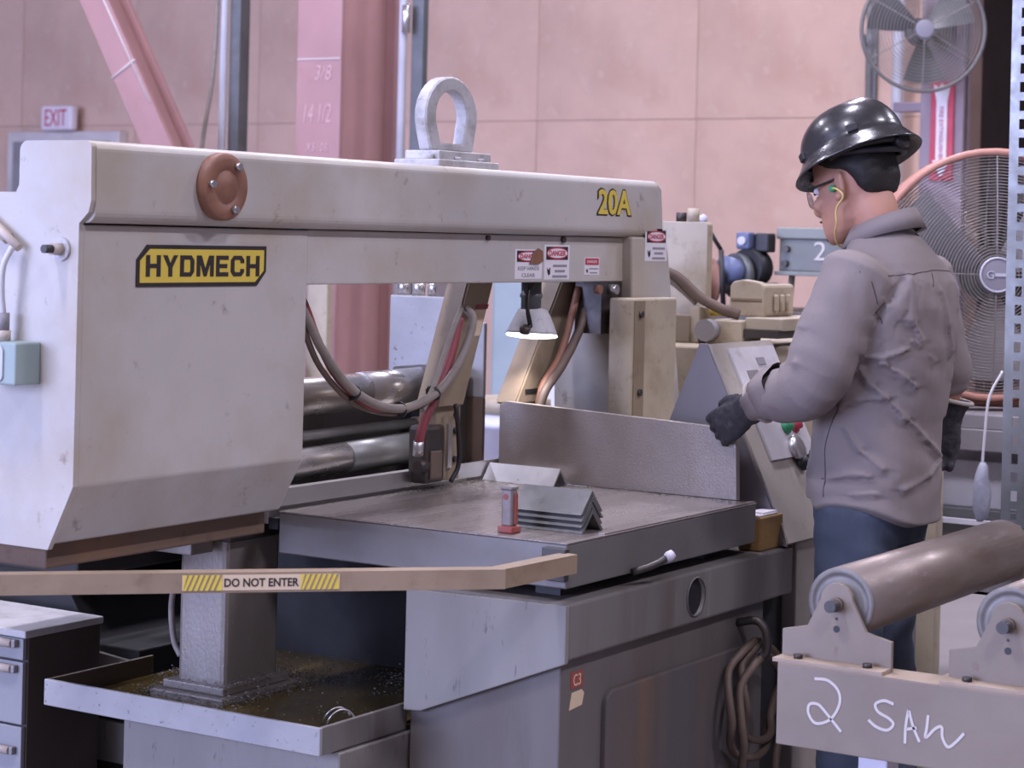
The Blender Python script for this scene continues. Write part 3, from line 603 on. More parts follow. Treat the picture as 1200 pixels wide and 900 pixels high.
for k in range(420):
    if k < 260: x, y = random.uniform(.45, .87), .742-abs(random.gauss(0, .02))
    else: x, y = .868-abs(random.gauss(0, .012)), random.uniform(.05, .72)
    flake(cb, (x, y, .834), random.uniform(.0012, .0035))
tag(obj('metal_swarf', cb, 'chips', tb), kind='stuff')

# back stop plate of the vise
t = thing('vise_plate', 'upright speckled steel vise plate at the back of the saw table', 'plate', (.89, .4, .83))
obj('plate', prism(B(), [(.056, .832), (.062, 1.003), (.719, 1.030), (.735, 1.02), (.735, .842), (.50, .832)], 'x', .885, .903, .0015), 'plate_steel', t)
for y in (.15, .6): obj('stay', box(B(), .903, .93, y-.03, y+.03, .84, .96, .003), 'dark_metal', t)

# angle iron offcuts
def angle(bm, xc, y0, y1, zf, half, rise, th):
    o_ = [(xc-half, zf), (xc, zf+rise), (xc+half, zf), (xc+half-th*1.25, zf), (xc, zf+rise-th*1.3), (xc-half+th*1.25, zf)]
    prism(bm, o_, 'y', y0, y1); return bm
lbls = ['grey angle iron offcut at the bottom of the nested stack', 'grey angle iron offcut second up in the nested stack', 'grey angle iron offcut third up in the nested stack', 'grey angle iron offcut on top of the nested stack']
for k in range(4):
    tag(obj('angle_iron', angle(B(), .1795, .046+.002*(k % 2), .221-.003*(k % 2), .8325+.0128*k, .0455, .0485, .0075), 'angle_steel'), lbls[k], 'angle iron', 'nested angle iron offcuts')
tag(obj('angle_iron', angle(B(), .845, .525, .735, .8325, .035, .042, .006), 'angle_bright'), 'single bright angle iron lying against the upright vise plate', 'angle iron')
t = thing('magnetic_holder', 'red and grey bar tool standing against the stacked angle irons', 'tool', (.05, .178, .832))
obj('body', box(B(), .040, .066, .162, .187, .846, .924, .004), 'tool_grey', t)
obj('red_strip', box(B(), .050, .062, .158, .163, .85, .915, .002), 'tool_red', t)
obj('red_foot', box(B(), .034, .072, .155, .192, .8325, .847, .003), 'tool_red', t)
obj('cap', box(B(), .038, .068, .160, .189, .922, .930, .003), 'tool_grey', t)
obj('red_dot', cyl(B(), (.0405, .176, .908), (.0385, .176, .908), .006), 'tool_red', t)

# ================================================================== CHROME BARS, VISE CARRIAGE
vc = thing('vise_carriage', 'infeed vise carriage with polished chrome guide bars behind the blade', 'vise', (.6, 1.1, 0))
obj('guide_bar', cyl(B(), (-.05, 1.0, 1.045), (.90, 1.0, 1.052), .047, seg=32), 'chrome_oily', vc)
obj('bar_collar', cyl(B(), (.64, 1.0, 1.05), (.905, 1.0, 1.053), .0485, seg=32), 'chrome', vc)
obj('piston_rod', cyl(B(), (-.05, .985, .950), (.86, .985, .957), .014), 'galv', vc)
obj('rod_end', cyl(B(), (.86, .985, .957), (.89, .985, .957), .017), 'handle_plastic', vc)
obj('guide_bar', cyl(B(), (-.05, .96, .885), (.84, .96, .90), .038, seg=32), 'chrome', vc)
obj('bar_sleeve', cyl(B(), (.52, .96, .894), (.84, .96, .90), .0395, seg=32), 'galv', vc)
obj('backing', box(B(), .0, .95, 1.06, 1.10, .735, 1.03), 'rail_grey', vc)
obj('end_block', box(B(), .89, 1.02, .92, 1.08, .735, 1.10, .006), 'dark_metal', vc)
obj('carriage_box', box(B(), 1.02, 1.07, .975, 1.185, 1.075, 1.285, .004), 'tray_grey', vc)
obj('carriage_plate', box(B(), 1.04, 1.055, .888, .975, 1.02, 1.22, .003), 'tray_grey', vc)
obj('carriage_plate_lower', box(B(), 1.04, 1.055, .888, .975, .735, 1.02, .003), 'hose_brown', vc)
for y in (1.16, 1.11, 1.06): obj('cylinder_cap', cyl(B(), (1.05, y, 1.285), (1.05, y, 1.33), .018), 'chrome', vc)
obj('carriage_cap', box(B(), 1.03, 1.07, .975, 1.04, 1.285, 1.33), 'hose_brown', vc)

# ================================================================== BARRIER ARM
ba = thing('barrier_arm', 'tan swing barrier bar with a do not enter sticker in front of the saw', 'barrier', (-.02, -.01, .77))
P = [V((-1.18, .968, .79)), V((-.229, .007, .79)), V((-.010, -.012, .795))]
def bar(bm, p0, p1, w, h):
    d = (p1-p0).normalized(); s_ = d.cross(ZP).normalized(); vv = []
    for p in (p0, p1):
        for a_, b_ in ((-1, -1), (1, -1), (1, 1), (-1, 1)): vv.append(bm.verts.new(p+s_*a_*w/2+ZP*b_*h/2))
    fs = [bm.faces.new([vv[i] for i in q]) for q in ((0, 1, 2, 3), (7, 6, 5, 4), (0, 4, 5, 1), (1, 5, 6, 2), (2, 6, 7, 3), (3, 7, 4, 0))]
    bmesh.ops.recalc_face_normals(bm, faces=fs); return bm
b1 = obj('bar', bar(B(), P[0], P[1], .038, .038), 'barrier_paint', ba); obj('bar_end', bar(B(), P[1]-(P[1]-P[0]).normalized()*.012, P[2], .038, .038), 'barrier_paint', ba)
obj('hinge_plate', box(B(), -.018, -.001, -.006, .05, .755, .822, .002), 'dark_metal', ba)
d_ = (P[1]-P[0]).normalized(); nf = d_.cross(ZP).normalized()
c_ = V((-.5635, .3365, .79))+nf*.0191
c_ = P[0]+d_*((V((-.5635, .3365, .79))-P[0]).dot(d_))+nf*.0191
st = obj('sticker', plate(B(), c_, d_, ZP, rect(.296, .029), .0008), 'decal_cream', b1)
for s_ in (-1, 1):
    o_ = c_+d_*(s_*.110)+nf*.0009
    obj('hazard_field', plate(B(), o_, d_, ZP, rect(.072, .029), .0004), 'decal_yellow', st)
    for k in range(7):
        x0 = -.035+k*.0102; xm = lambda x: max(-.036, min(.036, x))
        obj('hazard_stripe', plate(B(), o_+nf*.0006, d_, ZP, [(xm(x0-.006), -.0145), (xm(x0-.0025), -.0145), (xm(x0+.0095), .0145), (xm(x0+.006), .0145)], .0003), 'barrier_paint', st)
text('DO NOT ENTER', 'lettering', c_+nf*.001, d_, ZP, .140, .016, 'decal_black', st, .0005, bold=.02)

# ================================================================== TOOL CABINET (drawer unit left of the tray)
tc_ = thing('drawer_cabinet', 'blue-grey drawer cabinet with dark side left of the chip tray', 'cabinet', (.0, 1.5, 0))
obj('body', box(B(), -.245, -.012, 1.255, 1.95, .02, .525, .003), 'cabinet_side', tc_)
obj('top', box(B(), -.262, -.010, 1.248, 1.955, .525, .542, .003), 'cabinet_top', tc_)
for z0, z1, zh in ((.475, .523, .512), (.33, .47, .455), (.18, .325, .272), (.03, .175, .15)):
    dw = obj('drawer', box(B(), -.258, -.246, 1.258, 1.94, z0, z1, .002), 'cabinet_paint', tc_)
    obj('handle', tube(B(), [(-.268, 1.283, zh), (-.270, 1.45, zh), (-.268, 1.85, zh)], .0095, smooth=2), 'handle_plastic', dw)
    obj('handle_end', box(B(), -.272, -.258, 1.272, 1.284, zh-.009, zh+.009, .003), 'mid_grey', dw)
obj('plinth', box(B(), -.24, -.02, 1.27, 1.94, 0, .02), 'black_paint', tc_)
# ================================================================== CONTROL CONSOLE
cc = thing('control_console', 'tan operator console with sloping control face behind the vise plate', 'console', (1.15, .15, 0))
side = [(.205, 1.197), (-.024, .716), (.42, .716), (.225, 1.197)]
obj('side_panel', prism(B(), side, 'x', 1.0, 1.012, .001), 'console_grey', cc)
obj('cabinet', prism(B(), [(.20, 1.185), (-.022, .718), (.40, .718), (.22, 1.185)], 'x', 1.012, 1.36), 'console_tan', cc)
obj('pedestal', box(B(), 1.09, 1.36, -.01, .40, 0, .716, .004), 'console_tan', cc)
n_ = V((0, -.90, .43)); sl = V((0, -.43, -.90)).normalized()
def onface(u, v): return V((1.012+u, .205, 1.197))+sl*v
obj('rim', plate(B(), onface(.17, .265), XP, -sl, rect(.35, .525), .006), 'console_tan', cc)
fp = obj('control_face', plate(B(), onface(.20, .17)+V((0, -.006, .003)), XP, -sl, rect(.26, .30), .006), 'console_face', cc)
for u, v, w, h, mm in ((.22, .06, .045, .02, 'decal_grey'), (.15, .10, .06, .035, 'mid_grey'), (.22, .12, .03, .012, 'decal_grey')):
    obj('face_label', plate(B(), onface(u, v)+V((0, -.012, .005)), XP, -sl, rect(w, h), .002), mm, fp)
for u, v, mm in ((.26, .24, 'decal_red'), (.21, .24, 'plug_green'), (.30, .33, 'black_paint'), (.22, .34, 'black_paint'), (.26, .43, 'decal_black')):
    obj('button', lathe(B(), [(.020, 0), (.020, .006), (.014, .008), (.014, .020), (0, .021)], onface(u, v)+V((0, -.012, .005)), n_, seg=18, cap=False), mm, fp)
obj('gauge', lathe(B(), [(.032, 0), (.034, .012), (.030, .016), (0, .014)], onface(.075+.14, .30)+V((0, -.012, .005)), n_, seg=22, cap=False), 'bright_metal', fp)
# wood block and paper on the rail
t = tag(obj('wood_block', box(B(), .895, 1.02, -.005, .055, .7135, .795, .004), 'wood_block'), 'short oily wood block resting on the end of the side rail', 'block')
bm = B()
box(bm, .897, 1.0, .0, .05, .7955, .799); box(bm, .93, 1.005, .005, .045, .799, .803)
tag(obj('folded_rag', bm, 'paper'), 'small folded white rag lying on the wood block', 'rag')
# coiled hose on the side of the base
hc = thing('coiled_hose', 'brown rubber hose coiled on a hook beside the access door', 'hose', (.79, -.05, .25))
def ring(cx_, cz_, rx, rz, y, ph=0):
    return [(cx_+rx*math.sin(2*math.pi*k/14+ph), y+.012*math.sin(k*1.7+ph), cz_+rz*math.cos(2*math.pi*k/14+ph)) for k in range(14)]
for cx_, cz_, rx, rz, y in ((.80, .385, .135, .135, -.04), (.81, .335, .125, .155, -.062), (.83, .40, .10, .115, -.045)):
    obj('hose_loop', tube(B(), ring(cx_, cz_, rx, rz, y), .0095, closed=True, smooth=3), 'hose_brown', hc)
obj('hook', tube(B(), [(.79, .0, .56), (.79, -.05, .57), (.79, -.075, .545), (.795, -.075, .50), (.79, -.06, .485)], .010, smooth=4), 'dark_metal', hc)

# ================================================================== ROLLER CONVEYOR
rc = thing('roller_conveyor', 'outfeed roller conveyor with chalk writing on its tan side channel', 'conveyor', (.55, -.9, 0))
ch = obj('side_channel', prism(B(), [(.10, .470), (.10, .628), (.185, .628), (.185, .617), (.112, .617), (.112, .482), (.185, .482), (.185, .470)], 'y', -1.75, -.425, .002), 'conveyor_paint', rc)
obj('top_flange', box(B(), .101, .186, -1.75, -.426, .628, .630), 'conveyor_top', rc)
obj('side_channel', prism(B(), [(1.20, .470), (1.20, .628), (1.11, .628), (1.11, .617), (1.19, .617), (1.19, .482), (1.11, .482), (1.11, .470)], 'y', -1.75, -.50, .002), 'conveyor_paint', rc)
for y in (-.75, -1.4): obj('cross_member', box(B(), .19, 1.11, y-.055, y+.055, .53, .61, .004), 'conveyor_top', rc)
for x in (.12, 1.12):
    for y in (-.62, -1.65): obj('leg', box(B(), x, x+.06, y-.03, y+.03, 0, .47, .003), 'white_paint' if x < .5 else 'conveyor_paint', rc)
AXZ = .748
def bracket(x, yc):
    pts = [(yc+.115, .630), (yc+.115, .688), (yc+.062, .700)]+[(yc+.034*math.cos(a_)+.001, .756+.034*math.sin(a_)) for a_ in [k*math.pi/8 for k in range(9)]]+[(yc-.062, .700), (yc-.115, .688), (yc-.115, .630)]
    b_ = obj('bracket', prism(B(), pts, 'x', x, x+.010, .001), 'conveyor_paint', rc)
    s_ = 1 if x > .5 else -1
    obj('bracket_foot', box(B(), min(x, x+s_*.0)-.045 if s_ < 0 else x, x if s_ < 0 else x+.045, yc-.115, yc+.115, .630, .638, .001), 'conveyor_top', b_)
    xe = x if s_ < 0 else x+.01
    obj('axle', cyl(B(), (xe, yc, AXZ), (xe+s_*.012, yc, AXZ), .014), 'hose_brown', b_)
    for dz in (-.028, -.048): obj('bracket_hole', cyl(B(), (xe, yc, AXZ+dz), (xe+s_*.0006, yc, AXZ+dz), .007 if dz < -.04 else .003, seg=12), 'black_paint', b_)
    for dy in (-.075, .07): obj('bracket_bolt', cyl(B(), (x+s_*.022, yc+dy, .638), (x+s_*.022, yc+dy, .646), .010, seg=6), 'dark_metal', b_)
for yc in (-.528, -.873, -1.218, -1.563):
    r_ = obj('roller', cyl(B(), (.168, yc, AXZ), (1.10, yc, AXZ), .070, seg=40), 'roller_steel', rc)
    obj('end_cap', lathe(B(), [(.0695, 0), (.069, .004), (.059, .0045), (.057, .002), (.046, .002), (.044, .0045), (.03, .004), (.028, .008), (.0, .008)], (.168, yc, AXZ), (-1, 0, 0), cap=False), 'roller_cap', r_)
    obj('shaft', cyl(B(), (.11, yc, AXZ), (1.15, yc, AXZ), .012), 'dark_metal', r_)
    bracket(.146, yc); bracket(1.145, yc)
# chalk handwriting "2 SAW"
def chalk(strokes, name='chalk_stroke'):
    for s_ in strokes:
        bm = B(); P_ = catmull([(.0985, y, z) for y, z in s_], 6)
        n_ = len(P_); prev = None
        for i, p in enumerate(P_):
            d = (P_[min(i+1, n_-1)]-P_[max(i-1, 0)]).normalized(); q = V((0, -d.z, d.y))*.0027
            cur = [bm.verts.new(p+q), bm.verts.new(p-q), bm.verts.new(p-q+V((.0015, 0, 0))), bm.verts.new(p+q+V((.0015, 0, 0)))]
            if prev:
                for k in range(4): bm.faces.new((prev[k], prev[(k+1) % 4], cur[(k+1) % 4], cur[k]))
            prev = cur
        bmesh.ops.recalc_face_normals(bm, faces=bm.faces[:]); obj(name, bm, 'chalk', rc)
chalk([[(-.505, .608), (-.533, .608), (-.555, .591), (-.558, .565), (-.54, .534), (-.51, .522), (-.494, .539), (-.496, .557), (-.514, .559), (-.532, .544), (-.548, .528), (-.563, .513)],
       [(-.669, .581), (-.649, .585), (-.632, .576), (-.638, .562), (-.659, .553), (-.669, .543), (-.657, .53), (-.635, .533), (-.618, .544)],
       [(-.693, .51), (-.694, .544), (-.699, .576)], [(-.699, .576), (-.708, .546), (-.722, .517)], [(-.695, .537), (-.716, .543)],
       [(-.738, .57), (-.736, .547), (-.734, .527), (-.753, .547), (-.765, .551), (-.767, .532), (-.778, .516), (-.793, .527), (-.809, .546)]])
# ================================================================== MACHINERY BEHIND THE CONSOLE
hu = thing('feed_unit', 'tan feed motor and hydraulic unit behind the operator console', 'motor unit', (2.0, .5, 0))
obj('cabinet', box(B(), 1.86, 2.4, .30, .80, 0, 1.155, .008), 'tan_paint', hu)
obj('sheet_guard', prism(B(), rrect(.648, .86, 1.16, 1.508, .012), 'x', 1.86, 1.895, .002), 'tan_paint', hu)
mo = obj('motor_cover', prism(B(), [(.478, 1.235), (.478, 1.315), (.483, 1.328), (.495, 1.336), (.545, 1.343), (.578, 1.336), (.588, 1.322), (.59, 1.235)], 'x', 1.895, 1.93, .004), 'tan_paint', hu)
obj('cover_rib', box(B(), 1.889, 1.896, .485, .582, 1.282, 1.288), 'tan_rusty', mo)
obj('motor_body', box(B(), 1.93, 2.10, .48, .585, 1.235, 1.33, .02), 'tan_paint', mo)
obj('motor_side', box(B(), 1.90, 2.10, .475, .53, 1.235, 1.33, .01), 'tan_paint', mo)
for x in (1.95, 1.99, 2.03): obj('cooling_fin', box(B(), x, x+.02, .462, .476, 1.25, 1.30, .005), 'tan_paint', mo)
obj('valve_block', box(B(), 1.80, 1.93, .50, .62, 1.155, 1.225, .004), 'tan_paint', hu)
obj('valve_block', box(B(), 1.78, 1.92, .66, .74, 1.155, 1.235, .004), 'tan_rusty', hu)
obj('valve_arm', box(B(), 1.79, 1.90, .635, .665, 1.155, 1.26, .004), 'tan_paint', hu)
obj('slide_rail', box(B(), 1.82, 2.2, .38, .50, 1.20, 1.235, .003), 'tan_paint', hu)
obj('dark_gap', box(B(), 1.81, 2.2, .39, .50, 1.178, 1.20), 'dark_metal', hu)
obj('hand_knob', cyl(B(), (1.80, .60, 1.195), (1.76, .60, 1.195), .032, seg=20), 'mid_grey', hu)
obj('yellow_band', cyl(B(), (1.84, .62, 1.247), (1.84, .58, 1.247), .012), 'decal_yellow', hu)
obj('grey_hose', tube(B(), [(1.70, .86, 1.36), (1.72, .76, 1.365), (1.76, .70, 1.35), (1.80, .64, 1.29), (1.83, .58, 1.255), (1.86, .54, 1.24)], .016), 'hose_brown', hu)
obj('grey_hose', tube(B(), [(1.74, .72, 1.345), (1.78, .69, 1.31), (1.82, .66, 1.27)], .008), 'cable_grey', hu)
obj('front_panel', box(B(), 1.62, 1.86, .45, .80, 0, 1.155, .006), 'tan_paint', hu)
tag(obj('bellows_hose', lathe(B(), [p for k in range(34) for p in ((.052, .62+.022*k), (.044, .62+.022*k+.011))], (1.86, .97, 0), (0, 0, 1), seg=20), 'bellows_brown'), 'brown ribbed bellows hose standing behind the far saw housing', 'hose')
tag(obj('bellows_stand', box(B(), 1.80, 1.92, .91, 1.03, 0, .62, .004), 'dark_metal'), 'dark steel stand carrying the ribbed bellows hose', 'stand')
t = thing('timber_post', 'tan vertical post with a pale edge between the two guide arms', 'post', (2.3, 1.1, 0))
obj('post', box(B(), 2.22, 2.30, 1.08, 1.17, 0, 1.55, .004), 'tan_paint', t); obj('edge_strip', box(B(), 2.21, 2.225, 1.17, 1.19, 0, 1.55), 'white_paint', t)
t = thing('sheet_metal_bin', 'pale teal sheet metal bin seen between the guide arms', 'bin', (3.2, 1.9, 0))
obj('bin_wall', box(B(), 3.1, 3.5, 1.62, 2.20, 0, 1.50, .02), 'tin_teal', t)
obj('bin_rib', box(B(), 3.085, 3.1, 1.95, 2.0, .0, 1.5), 'blue_grey', t)
obj('bin_rim', box(B(), 3.08, 3.52, 1.60, 2.22, 1.36, 1.40, .008), 'blue_grey', t)
obj('bin_flap', prism(B(), [(1.75, .8), (1.93, .8), (1.90, 1.15)], 'x', 3.07, 3.099), 'white_paint', t)
t = thing('plastic_bucket', 'white plastic bucket with tan lid beyond the upright vise plate', 'bucket', (2.35, 1.60, .55))
obj('bucket', lathe(B(), [(.105, 0), (.125, .25), (.128, .25), (.128, .27), (.125, .27), (.128, .30)], (2.35, 1.62, .56), (0, 0, 1), seg=28), 'white_paint', t)
obj('bucket_lid', lathe(B(), [(.132, .30), (.132, .345), (.12, .35)], (2.35, 1.62, .56), (0, 0, 1), seg=28), 'tan_paint', t)
text('UT', 'print', (2.245, 1.565, .70), V((.534, -.845, 0)), ZP, .06, .06, 'blue_grey', t, .012)
tag(obj('bucket_stand', box(B(), 2.15, 2.55, 1.42, 1.82, 0, .558, .006), 'wood_block'), 'wooden crate under the white plastic bucket', 'crate')
t = thing('pipe_rack', 'pale pipe and tan board standing behind the chrome bars', 'rack', (3.9, 3.6, 0))
obj('pipe', cyl(B(), (3.80, 3.714, 0), (3.80, 3.714, 1.7), .045), 'tin_teal', t)
obj('board', box(B(), 3.84, 3.88, 3.545, 3.66, 0, 1.7, .004), 'tan_paint', t)
obj('rack_foot', box(B(), 3.74, 3.95, 3.5, 3.78, 0, .03), 'mid_grey', t)

t = thing('support_post', 'tan square steel post standing behind the jeans of the worker', 'post', (1.93, -.03, 0))
obj('post', box(B(), 1.905, 1.955, -.06, -.005, 0, 1.10, .004), 'tan_paint', t); obj('foot_plate', box(B(), 1.88, 1.98, -.085, .02, 0, .012, .002), 'tan_paint', t)
# far bench with grinder, reel, switch box
bn = thing('grinder_bench', 'dark steel bench behind the feed unit carrying grinder and reel', 'bench', (3.65, 1.3, 0))
obj('bench_top', box(B(), 3.36, 4.0, .95, 1.60, 1.15, 1.20, .004), 'dark_metal', bn)
for x in (3.40, 3.90):
    for y in (1.0, 1.55): obj('leg', box(B(), x, x+.06, y-.03, y+.03, 0, 1.15), 'dark_metal', bn)
g = thing('bench_grinder', 'black bench grinder with pale blue wheel cover and switch box', 'grinder', (3.55, 1.38, 1.2))
obj('motor', cyl(B(), (3.55, 1.345, 1.355), (3.63, 1.335, 1.355), .072), 'black_paint', g)
obj('wheel_cover', lathe(B(), [(.0, -.03), (.035, -.03), (.05, -.01), (.054, .05), (.0, .05)], (3.50, 1.372, 1.340), (-.7, .3, .1), cap=False), 'blue_cap', g)
obj('wheel', cyl(B(), (3.53, 1.385, 1.325), (3.56, 1.37, 1.325), .085), 'galv_dark', g)
obj('pedestal', box(B(), 3.54, 3.68, 1.26, 1.40, 1.20, 1.30, .01), 'black_paint', g)
obj('switch_box', box(B(), 3.54, 3.60, 1.33, 1.385, 1.425, 1.49, .008), 'blue_cap', g)
obj('switch', cyl(B(), (3.54, 1.357, 1.457), (3.528, 1.357, 1.457), .016), 'white_paint', g)
obj('cover_box', box(B(), 3.58, 3.645, 1.265, 1.328, 1.415, 1.488, .008), 'black_paint', g)
r_ = thing('cable_reel', 'pink and rust coloured reel beside the bench grinder', 'reel', (3.5, 1.50, 1.2))
obj('reel_disc', lathe(B(), [(.0, 0), (.09, 0), (.094, .02), (.0, .02)], (3.42, 1.475, 1.300), (-.75, .55, 0), cap=False), 'fan_rim', r_)
obj('reel_drum', lathe(B(), [(.08, 0), (.08, .03), (.092, .03), (.092, .04), (0, .04)], (3.425, 1.47, 1.300), (.75, -.55, 0), cap=False), 'flange_brown', r_)
l_ = thing('lever', 'dark lever with a white ball knob sticking up beside the tan guard', 'lever', (3.42, 1.44, 1.2))
obj('rod', cyl(B(), (3.38, 1.442, 1.53), (3.40, 1.375, 1.42), .008), 'black_paint', l_)
obj('rod_base', cyl(B(), (3.40, 1.375, 1.42), (3.40, 1.36, 1.20), .010), 'black_paint', l_)
obj('knob', lathe(B(), [(0, -.018), (.014, -.012), (.018, 0), (.014, .012), (0, .018)], (3.38, 1.444, 1.535), (1, -1, 0), seg=14, cap=False), 'white_paint', l_)
s_ = thing('switch_cabinet', 'blue-grey electrical box marked with a chalk 2 behind the worker', 'electrical box', (3.75, 1.12, 1.2))
obj('case', box(B(), 3.66, 3.92, 1.0, 1.26, 1.345, 1.47, .006), 'blue_grey', s_); obj('lid', box(B(), 3.65, 3.93, .99, 1.27, 1.468, 1.512, .006), 'lid_grey', s_)
obj('ledge', box(B(), 3.64, 3.93, .99, 1.27, 1.33, 1.346, .003), 'lid_grey', s_)
text('2', 'chalk_mark', (3.659, 1.09, 1.425), -YP, ZP, .05, .07, 'chalk', s_, .002)
for dz, dy in ((1.43, 1.225), (1.375, 1.23)): obj('knob', cyl(B(), (3.66, dy, dz), (3.64, dy, dz), .012), 'dark_metal', s_)
for y in (1.04, 1.24): obj('stand_leg', cyl(B(), (3.72, y, 1.20), (3.74, y, 1.335), .012), 'tan_paint', s_)
obj('side_box', box(B(), 3.70, 3.80, .95, 1.10, 1.20, 1.32, .008), 'lid_grey', s_)
t = thing('junction_stack', 'small dark and tan bits on top of the tan sheet guard', 'fitting', (1.88, .75, 1.508))
obj('dark_cup', cyl(B(), (1.878, .745, 1.508), (1.878, .745, 1.535), .016), 'dark_metal', t); obj('tan_cup', cyl(B(), (1.878, .705, 1.508), (1.878, .705, 1.548), .018), 'tan_paint', t)

# ================================================================== FANS
def fan(root, c, r, n, rim_m, wire_m, rings, rim_r, wire_r, depth, blade_m, blades=4, hub=.10, spokes=4):
    c = V(c); n = V(n).normalized(); u, w = frame(n)
    def circ(rr, cc, k=48): return [cc+(u*math.cos(2*math.pi*i/k)+w*math.sin(2*math.pi*i/k))*rr for i in range(k)]
    obj('rim', tube(B(), circ(r, c), rim_r, seg=8, closed=True, smooth=0), rim_m, root)
    for side, dd in (('front', 0.0), ('back', -depth)):
        bm = B()
        for k in range(rings):
            rr = hub+(r-hub)*(k+.5)/rings; h = depth*.35*(1-(rr/r)**2)*(1 if side == 'front' else -1)
            tube(bm, circ(rr, c+n*(dd+h)), wire_r, seg=4, closed=True, smooth=0)
        for k in range(spokes):
            a_ = 2*math.pi*k/spokes+math.pi/2; d_ = u*math.cos(a_)+w*math.sin(a_)
            sgn = 1 if side == 'front' else -1
            pts = [c+d_*rr+n*(dd+sgn*depth*.35*(1-(rr/r)**2)) for rr in (hub*.6, hub+(r-hub)*.4, hub+(r-hub)*.75, r)]
            tube(bm, pts, wire_r*1.5, seg=5, smooth=3)
        obj('wire_guard', bm, wire_m, root)
    bm = B()
    obj('badge', lathe(B(), [(0, 0), (hub, 0), (hub, .006), (hub*.9, .008), (0, .008)], c+n*(depth*.35), n, cap=False), 'fan_shroud', root)
    obj('motor', cyl(B(), c-n*depth*.75, c-n*(depth*1.5), r*.22), 'fan_grey', root)
    for k in range(blades):
        a0 = 2*math.pi*k/blades+.45; bm = B(); rows = []
        for i in range(6):
            rr = r*(.15+.72*i/5); row = []
            for j in range(5):
                a_ = a0+(j/4-.5)*(.95-.1*i/5); tw = (j/4-.5)*r*.28*(1-.4*i/5)
                row.append(c-n*(depth*.5)+(u*math.cos(a_)+w*math.sin(a_))*rr+n*tw)
            rows.append(row)
        V0 = [[bm.verts.new(p) for p in row] for row in rows]; V1 = [[bm.verts.new(p-n*.004) for p in row] for row in rows]
        for i in range(5):
            for j in range(4):
                f = bm.faces.new((V0[i][j], V0[i+1][j], V0[i+1][j+1], V0[i][j+1])); f.smooth = True
                f = bm.faces.new((V1[i][j], V1[i][j+1], V1[i+1][j+1], V1[i+1][j])); f.smooth = True
        obj('fan_blade', bm, blade_m, root)
FN = -fw
f1 = thing('drum_fan', 'large shop fan with dusty orange rim standing on the bench', 'fan', (2.6, .03, .95))
fan(f1, (2.592, .034, 1.37), .378, FN, 'fan_rim', 'fan_wire', 34, .011, .0016, .10, 'fan_blade_light', 3, .055, 4)
obj('shroud', lathe(B(), [(.372, 0), (.385, -.02), (.385, -.14), (.372, -.14)], (2.592, .034, 1.37), FN, seg=48, cap=False), 'fan_rim', f1)
bf = V((2.592, .034, 1.37))-FN*.0+FN*.043
text('G', 'badge_letter', bf+rt*-.022+FN*.002, rt, ZP, .022, .024, 'white_paint', f1, .003)
obj('badge_bar', plate(B(), bf+rt*.012+FN*.002, rt, ZP, rect(.04, .010), .003), 'white_paint', f1)
obj('badge_ring', tube(B(), [bf+FN*.003+rt*.052*math.cos(k*.2618)+ZP*.052*math.sin(k*.2618) for k in range(24)], .003, seg=6, closed=True, smooth=0), 'white_paint', f1)
obj('stand', tube(B(), [V((2.592, .034, .952))-FN*.1-rt*.35, V((2.592, .034, .97))-FN*.1-rt*.30, V((2.592, .034, .97))-FN*.1+rt*.30, V((2.592, .034, .952))-FN*.1+rt*.35], .014, smooth=0), 'fan_rim', f1)
f2 = thing('wall_fan', 'grey wire cage fan mounted high on the fire sign column', 'fan', (6.2, 1.65, 2.52))
fan(f2, (6.0, 1.62, 2.50), .298, FN, 'fan_grey', 'fan_wire', 16, .010, .0018, .10, 'fan_blade', 3, .045, 6)
obj('mount_arm', tube(B(), [V((6.0, 1.62, 2.50))+fw*.12, (6.18, 1.68, 2.50), (6.31, 1.66, 2.50)], .02, smooth=2), 'fan_grey', f2)
obj('mount_plate', box(B(), 6.285, 6.30, 1.58, 1.72, 2.42, 2.58), 'fan_grey', f2)

# ================================================================== BENCH, POST AND ODDMENTS BEHIND THE WORKER
bn = thing('steel_bench', 'grey steel bench under the orange rimmed fan', 'bench', (2.8, 0, 0))
obj('bench_top', box(B(), 2.45, 3.1, -.55, .52, .905, .95, .004), 'mid_grey', bn)
obj('front_rail', box(B(), 2.44, 2.47, -.55, .52, .84, .905, .003), 'mid_grey', bn)
for x in (2.47, 3.02):
    for y in (-.52, .46): obj('leg', box(B(), x, x+.05, y-.02, y+.03, 0, .905), 'mid_grey', bn)
obj('lower_shelf', box(B(), 2.47, 3.07, -.52, .48, .55, .57), 'white_paint', bn)
obj('shelf_rail', box(B(), 2.45, 2.47, -.55, .52, .615, .63), 'white_paint', bn)
tag(obj('white_carton', box(B(), 2.55, 2.85, -.40, .33, .57, .80, .004), 'white_paint'), 'white carton on the lower shelf of the steel bench', 'box')
tag(obj('dark_carton', box(B(), 2.48, 2.54, -.40, .33, .57, .66, .003), 'galv_dark'), 'low dark tray in front of the white carton on the bench shelf', 'tray')
